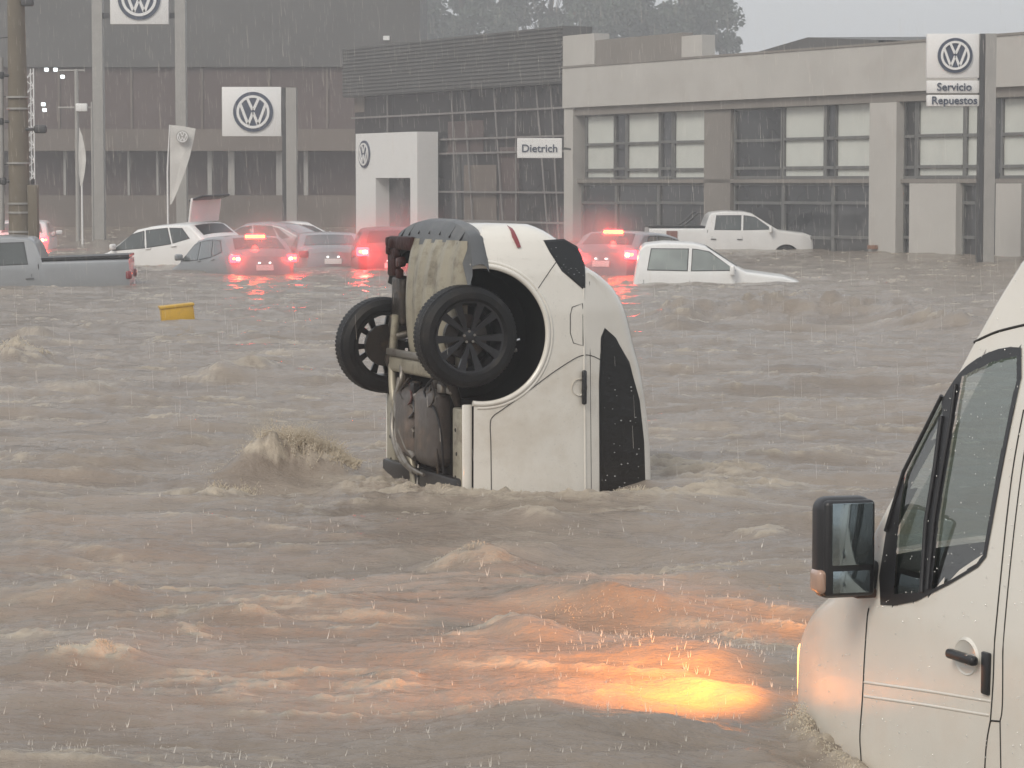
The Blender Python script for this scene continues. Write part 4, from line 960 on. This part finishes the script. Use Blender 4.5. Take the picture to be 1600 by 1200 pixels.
# ------------------------------------------------------------------ signs, flags, masts
def text(body, size, ext, m, parent, loc, name='lettering'):
    cu = bpy.data.curves.new('t', 'FONT'); cu.body = body; cu.size = size; cu.extrude = ext; cu.align_x = 'CENTER'; cu.align_y = 'CENTER'; cu.offset = .012*size
    o = bpy.data.objects.new('t', cu); COL.objects.link(o); dg = bpy.context.evaluated_depsgraph_get()
    me = bpy.data.meshes.new_from_object(o.evaluated_get(dg)); bpy.data.objects.remove(o)
    me.transform(Matrix.Translation(loc) @ Matrix.Rotation(pi/2, 4, 'X')); me.materials.clear(); me.materials.append(m)
    o = bpy.data.objects.new(name, me); COL.objects.link(o); o.parent = parent; return o
def board_local(Y): 
    return lambda x, y: (at(x, y, Y).x, at(x, y, Y).z)
def sign(Y, rects, posts, label, name, em=None, texts=()):
    """everything given as edges in the picture, built upright at its real distance"""
    f_ = board_local(Y); cx = f_(rects[0][0], 300)[0]
    r2 = root(name, Vector((cx, Y, GZ)), label, 'sign', 'dealership signs on posts')
    loc = lambda x, y: (f_(x, y)[0]-cx, f_(x, y)[1]-GZ)
    for (x0, y0, x1, y1) in rects:
        a = loc(x0, y0); b_ = loc(x1, y1); m = MB(); m.rbox(((a[0]+b_[0])/2, 0, (a[1]+b_[1])/2), (abs(b_[0]-a[0]), .22, abs(b_[1]-a[1])), M['signw'], .015, 2); m.build('sign_panel', r2, smooth=30)
    for (x0, x1, y0, mm, dep, yo) in posts:
        a = loc(x0, y0); b_ = loc(x1, y0); m = MB(); m.box(((a[0]+b_[0])/2, yo, a[1]/2), (b_[0]-a[0], dep, a[1]), M[mm]); m.build('post', r2)
    if em:
        c = loc(em[0], em[1]); emblem(r2, c, em[2]*Y/F, y=-.11, thick=.05)
    for (tx, x, y, sz) in texts: text(tx, sz*Y/F, .01, M['blue'], r2, (loc(x, y)[0], -.13, loc(x, y)[1]))
    return r2, loc
r2, loc = sign(102, [(172, -42, 264, 38)], [(142, 158, -60, 'post', .5, .3), (272, 288, -60, 'post', .5, .3)], 'tall two post sign with white panel and round emblem cut by the top edge', 'pole_sign', em=(218, -2, 33))
m = MB()
for y0 in (-30, 24): 
    a = loc(158, y0); b_ = loc(272, y0); m.box(((a[0]+b_[0])/2, .25, a[1]), (b_[0]-a[0]-.01, .12, .2), M['postd'])
m.build('crossbar', r2)
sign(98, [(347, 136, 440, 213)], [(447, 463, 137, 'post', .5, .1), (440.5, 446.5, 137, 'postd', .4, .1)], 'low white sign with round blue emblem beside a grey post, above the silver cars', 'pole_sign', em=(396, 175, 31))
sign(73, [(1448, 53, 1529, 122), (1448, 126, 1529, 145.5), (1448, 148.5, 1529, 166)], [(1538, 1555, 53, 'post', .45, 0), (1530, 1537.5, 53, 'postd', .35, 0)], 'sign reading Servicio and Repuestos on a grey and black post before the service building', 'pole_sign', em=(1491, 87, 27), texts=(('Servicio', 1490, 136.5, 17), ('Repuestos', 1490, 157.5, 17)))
Y = 97; f_ = board_local(Y); a = f_(808, 216); b_ = f_(878, 247); r2 = root('hanging_sign', Vector(((a[0]+b_[0])/2, Y, (a[1]+b_[1])/2)), 'small white name sign fixed beside the corner pillar of the service building', 'sign')
m = MB(); m.rbox((0, 0, 0), (b_[0]-a[0], .15, a[1]-b_[1]), M['signw'], .02, 2); m.build('sign_panel', r2); text('Dietrich', 17*Y/F, .01, M['blue'], r2, (0, -.09, -.02))
m = MB(); m.tube([((b_[0]-a[0])/2, 0, 0), ((b_[0]-a[0])/2+.35, 3.2, 0)], .04, M['postd']); m.build('bracket', r2)
# flags
def flag(Y, pole, outline, label, em=None):
    f_ = board_local(Y); cx = f_(pole[0], 300)[0]; r2 = root('feather_flag', Vector((cx, Y, GZ)), label, 'flag', 'feather flags')
    loc = lambda x, y: (f_(x, y)[0]-cx, f_(x, y)[1]-GZ)
    m = MB(); m.tube([(0, 0, 0), (0, 0, loc(pole[0], pole[1])[1]*.7), (loc(pole[2], pole[1])[0], 0, loc(pole[0], pole[1])[1])], [.035, .03, .015], M['signw'], 8); m.build('flag_pole', r2, smooth=50)
    m = MB(); pl = [loc(*p) for p in outline]; n = len(pl); cx_ = sum(p[0] for p in pl)/n; cz_ = sum(p[1] for p in pl)/n
    vs = [(p[0], .04*sin(p[1]*1.3+p[0]*2)-.05, p[1]) for p in pl]+[(cx_, -.06, cz_)]; vs2 = [(v[0], v[1]+.012, v[2]) for v in vs]; N = n+1
    m.add(vs+vs2, [(i_, (i_+1) % n, n) for i_ in range(n)]+[(N+(i_+1) % n, N+i_, N+n) for i_ in range(n)]+[(i_, N+i_, N+(i_+1) % n, (i_+1) % n) for i_ in range(n)], M['flag']); m.build('cloth', r2)
    if em: emblem(r2, loc(em[0], em[1]), em[2]*Y/F, m1=M['post'], m2=M['signw'], y=-.17, thick=.03)
flag(94, (262, 195, 265), [(266, 195), (285, 197), (306, 201), (302, 222), (296, 248), (288, 272), (279, 296), (269, 318), (266, 320), (266, 260)], 'white triangular banner flag with faint round emblem on a thin pole', em=(286, 214, 10))
flag(94, (128, 200, 124), [(124, 200), (129, 212), (134, 236), (135, 250), (133, 270), (129, 290), (126, 291), (124, 270), (123, 240)], 'narrow white leaf shaped banner seen edge on between utility pole and tall sign')
# utility pole
Y = 62; f_ = board_local(Y); ux = f_(30, 300)[0]; up = root('utility_pole', Vector((ux, Y, GZ)), 'thick brown concrete utility pole with cable boxes at the left edge', 'utility pole')
ul = lambda x, y: (f_(x, y)[0]-ux, f_(x, y)[1]-GZ)
m = MB(); zt = ul(30, -120)[1]; m.tube([(0, 0, 0), (0, 0, zt/2), (-.03, 0, zt)], [.255, .22, .17], M['polec'], 24); m.build('pole', up, smooth=50)
m = MB(); c = ul(52, 320); m.rbox((c[0], 0, ul(0, 335)[1]), (.22, .3, 1.3), M['polec'], .03, 2); m.tube([(c[0], 0, 0), (c[0], 0, ul(0, 280)[1])], .04, M['postd']); m.build('meter_box', up, smooth=40)
m = MB()
for y_ in (152, 170, 255, 318, 332, 362): m = MB(); m.lathe([(-.02, .20), (-.02, .257), (.02, .257), (.02, .20)], M['post'], axis='z', c=(0, 0, ul(0, y_)[1]), n=24); m.build('steel_band', up)
m = MB(); 
for y_, w_ in ((202, .50), (118, -.42), (190, -.44), (283, -.40), (4, .25)): z_ = ul(0, y_)[1]; m = MB(); m.tube([(0, -.1, z_), (w_, -.1, z_)], .035, M['postd'], 8); m.rbox((w_, -.1, z_), (.28, .16, .18), M['postd'], .05, 3); m.build('cable_junction', up, smooth=50)
m = MB()
for k, (y_, e_) in enumerate(((58, 20), (150, 10), (256, -8))):
    z_ = ul(0, y_)[1]; m.tube([(-.1, -.1, z_), (-3, .3, z_-.25), (-7, .6, z_-.1+e_*.01)], .012, M['postd'], 5)
m.tube([(-.36, -.1, ul(0, 90)[1]), (-.38, -.1, ul(0, 360)[1])], .07, M['post'], 8); m.build('cable', up, smooth=50)
# lattice mast
Y = 96; f_ = board_local(Y); x0 = f_(48, 300)[0]; lm = root('lattice_mast', Vector((x0, Y, GZ)), 'white lattice mast partly behind the utility pole', 'mast'); zt = f_(48, 107)[1]-GZ
m = MB(); hwid = .14
for a in (-hwid, hwid): m.tube([(a, 0, 0), (a, 0, zt)], .022, M['signw'], 6)
m.tube([(0, .24, 0), (0, .24, zt)], .022, M['signw'], 6); k = 0; z_ = 0
while z_ < zt-.25:
    s_ = -1 if k % 2 else 1; m.tube([(s_*hwid, 0, z_), (-s_*hwid, 0, z_+.25)], .014, M['signw'], 5); m.tube([(s_*hwid, 0, z_), (0, .24, z_+.25)], .012, M['signw'], 5); k += 1; z_ += .25
m.build('truss', lm)
x0 = f_(93, 300)[0]; fp = root('floodlight_pole', Vector((x0, 100, GZ)), 'thin pole with a cluster of small bright floodlights left of the tall sign', 'light pole')
g_ = board_local(100); m = MB(); m.tube([(0, 0, 0), (0, 0, g_(93, 108)[1]-GZ)], .07, M['post'], 8); z_ = g_(93, 110)[1]-GZ; m.tube([(-.6, 0, z_), (.3, 0, z_)], .03, M['post'], 6); z2 = g_(93, 168)[1]-GZ; m.tube([(-.65, 0, z2), (.2, 0, z2)], .03, M['post'], 6); m.build('pole', fp)
for px_, py_ in ((73, 109), (87, 109), (98, 120), (68, 163), (70, 172)):
    a = g_(px_, py_); m = MB(); m.rbox((a[0]-x0, -.05, a[1]-GZ), (.15, .12, .13), M['floodl'], .03, 2); m.build('floodlight', fp, smooth=40)
a = g_(128, 168); bx = root('floodlight_pole', Vector((a[0]+.35, 100, GZ)), 'thin post with one square white floodlight against the tall sign post', 'light pole')
m = MB(); m.tube([(0, 0, 0), (0, 0, a[1]-GZ+.2)], .04, M['post'], 8); m.build('pole', bx); m = MB(); m.rbox((-.35, -.05, a[1]-GZ), (.40, .2, .28), M['signw'], .03, 2); m.tube([(-.2, 0, a[1]-GZ), (0, 0, a[1]-GZ)], .03, M['post']); m.build('floodlight', bx, smooth=40)

# ------------------------------------------------------------------ trees beyond the roofs
def tree(px, Y, ztop_px, wpx, label, seed, lean=0):
    rg = random.Random(seed); p = at(px, 285, Y); zt = at(px, ztop_px, Y).z; hwid = wpx*Y/F/2
    r2 = root('tree', Vector((p.x, Y, GZ)), label, 'tree', 'trees beyond the roofs'); Ht = zt-GZ
    m = MB(); m.tube([(0, 0, 0), (.2, 0, Ht*.3), (.1, .2, Ht*.6), (0, 0, Ht*.9)], [.6, .45, .3, .1], M['bark'], 10)
    clumps = []
    for k in range(44):
        a = rg.random()*2*pi; q2 = rg.random()**.6; z_ = Ht*(.42+.55*rg.random()); wz = hwid*(1-.55*((z_/Ht-.6)/.4)**2) if z_/Ht > .6 else hwid*(.6+.4*(z_/Ht-.42)/.18)
        c = Vector((cos(a)*q2*wz+lean*z_, sin(a)*q2*wz*.8, z_)); clumps.append((c, rg.uniform(.9, 2.1)))
        m.tube([(0, 0, z_*.72), c*.5+Vector((0, 0, z_*.42)), c], [.05, .03, .015], M['bark'], 5)
    m.build('trunk', r2, smooth=50)
    m = MB()
    for c, rad_ in clumps:
        for _ in range(480):
            v = Vector((rg.gauss(0, 1), rg.gauss(0, 1), rg.gauss(0, .7))); v = v.normalized()*rad_*rg.random()**.35; s_ = rg.uniform(.16, .36)
            e1 = Vector((rg.gauss(0, 1), rg.gauss(0, 1), rg.gauss(0, 1))).normalized()*s_; e2 = e1.cross(Vector((rg.gauss(0, 1), rg.gauss(0, 1), rg.gauss(0, 1)))).normalized()*s_*.6; q3 = c+v
            m.add([q3-e1, q3+e2, q3+e1, q3-e2], [(0, 1, 2, 3)], M['leaf'])
    m.build('crown', r2, fix=False)
tree(720, 262, -90, 190, 'broad leafy tree rising behind the dark showroom roof, leftmost of the trees', 1)
tree(860, 270, -110, 210, 'tall leafy tree behind the roofs, second from the left', 2)
tree(985, 258, -60, 190, 'leafy tree behind the roof screen, third from the left', 3)
tree(1085, 265, -35, 125, 'smaller rounded tree at the right end of the trees against the open sky', 4)

# ------------------------------------------------------------------ haze of rain
hz_ = MB(); hz_.box((0, 0, 16), (640, 640, 35.2), None) if False else None
hm = bpy.data.materials.new('rain haze'); hm.use_nodes = True; t = hm.node_tree; t.nodes.clear(); o_ = t.nodes.new('ShaderNodeOutputMaterial'); pv = t.nodes.new('ShaderNodeVolumePrincipled')
pv.inputs['Color'].default_value = (.93, .94, .95, 1); pv.inputs['Density'].default_value = .0027; pv.inputs['Anisotropy'].default_value = .1; t.links.new(pv.outputs[0], o_.inputs['Volume'])
mb = MB(); mb.box((0, 0, 8.4), (640, 640, 21.2), hm); hz = mb.build('haze'); hz['kind'] = 'stuff'; hz['label'] = 'grey rain haze filling the air'
# soft puffs: wave spray, and mist added to give lit lamps a halo
def puff(c, r, dens, label, col=(.93, .93, .93), rag=0):
    m_ = bpy.data.materials.new('spray mist'); m_.use_nodes = True; t = m_.node_tree; t.nodes.clear(); o_ = t.nodes.new('ShaderNodeOutputMaterial'); v = t.nodes.new('ShaderNodeVolumePrincipled')
    v.inputs['Color'].default_value = (*col, 1); tc = t.nodes.new('ShaderNodeTexCoord'); vm = t.nodes.new('ShaderNodeVectorMath'); vm.operation = 'LENGTH'
    mr = t.nodes.new('ShaderNodeMapRange'); mr.inputs[1].default_value = 0; mr.inputs[2].default_value = 1; mr.inputs[3].default_value = dens; mr.inputs[4].default_value = 0; mr.interpolation_type = 'SMOOTHSTEP'
    t.links.new(tc.outputs['Object'], vm.inputs[0]); t.links.new(vm.outputs['Value'], mr.inputs[0]); src = mr.outputs[0]
    if rag:
        n_ = t.nodes.new('ShaderNodeTexNoise'); n_.inputs['Scale'].default_value = rag; n_.inputs['Detail'].default_value = 4; t.links.new(tc.outputs['Object'], n_.inputs[0])
        r2_ = t.nodes.new('ShaderNodeMapRange'); r2_.inputs[1].default_value = .44; r2_.inputs[2].default_value = .62; t.links.new(n_.outputs[0], r2_.inputs[0])
        mu_ = t.nodes.new('ShaderNodeMath'); mu_.operation = 'MULTIPLY'; t.links.new(src, mu_.inputs[0]); t.links.new(r2_.outputs[0], mu_.inputs[1]); src = mu_.outputs[0]
    t.links.new(src, v.inputs['Density']); t.links.new(v.outputs[0], o_.inputs['Volume'])
    bm = bmesh.new(); bmesh.ops.create_icosphere(bm, subdivisions=3, radius=1.02); me = bpy.data.meshes.new('mist'); bm.to_mesh(me); bm.free(); me.materials.append(m_)
    o = bpy.data.objects.new('mist', me); COL.objects.link(o); o.location = c; o.scale = r; o['kind'] = 'stuff'; o['label'] = label
for c, r, d_, lb in HALO_MIST: puff(c, r, d_, lb)
sc_ = on_water(455, 735); puff((sc_.x, sc_.y+.05, .25), (.54, .25, .26), 4, 'tan burst of spray over the breaking wave', (.86, .76, .62), 2.6)
puff((sc_.x-.22, sc_.y+.05, .33), (.20, .18, .20), 5, 'tan plume of spray at the left end of the breaking wave', (.86, .76, .62), 2.6)
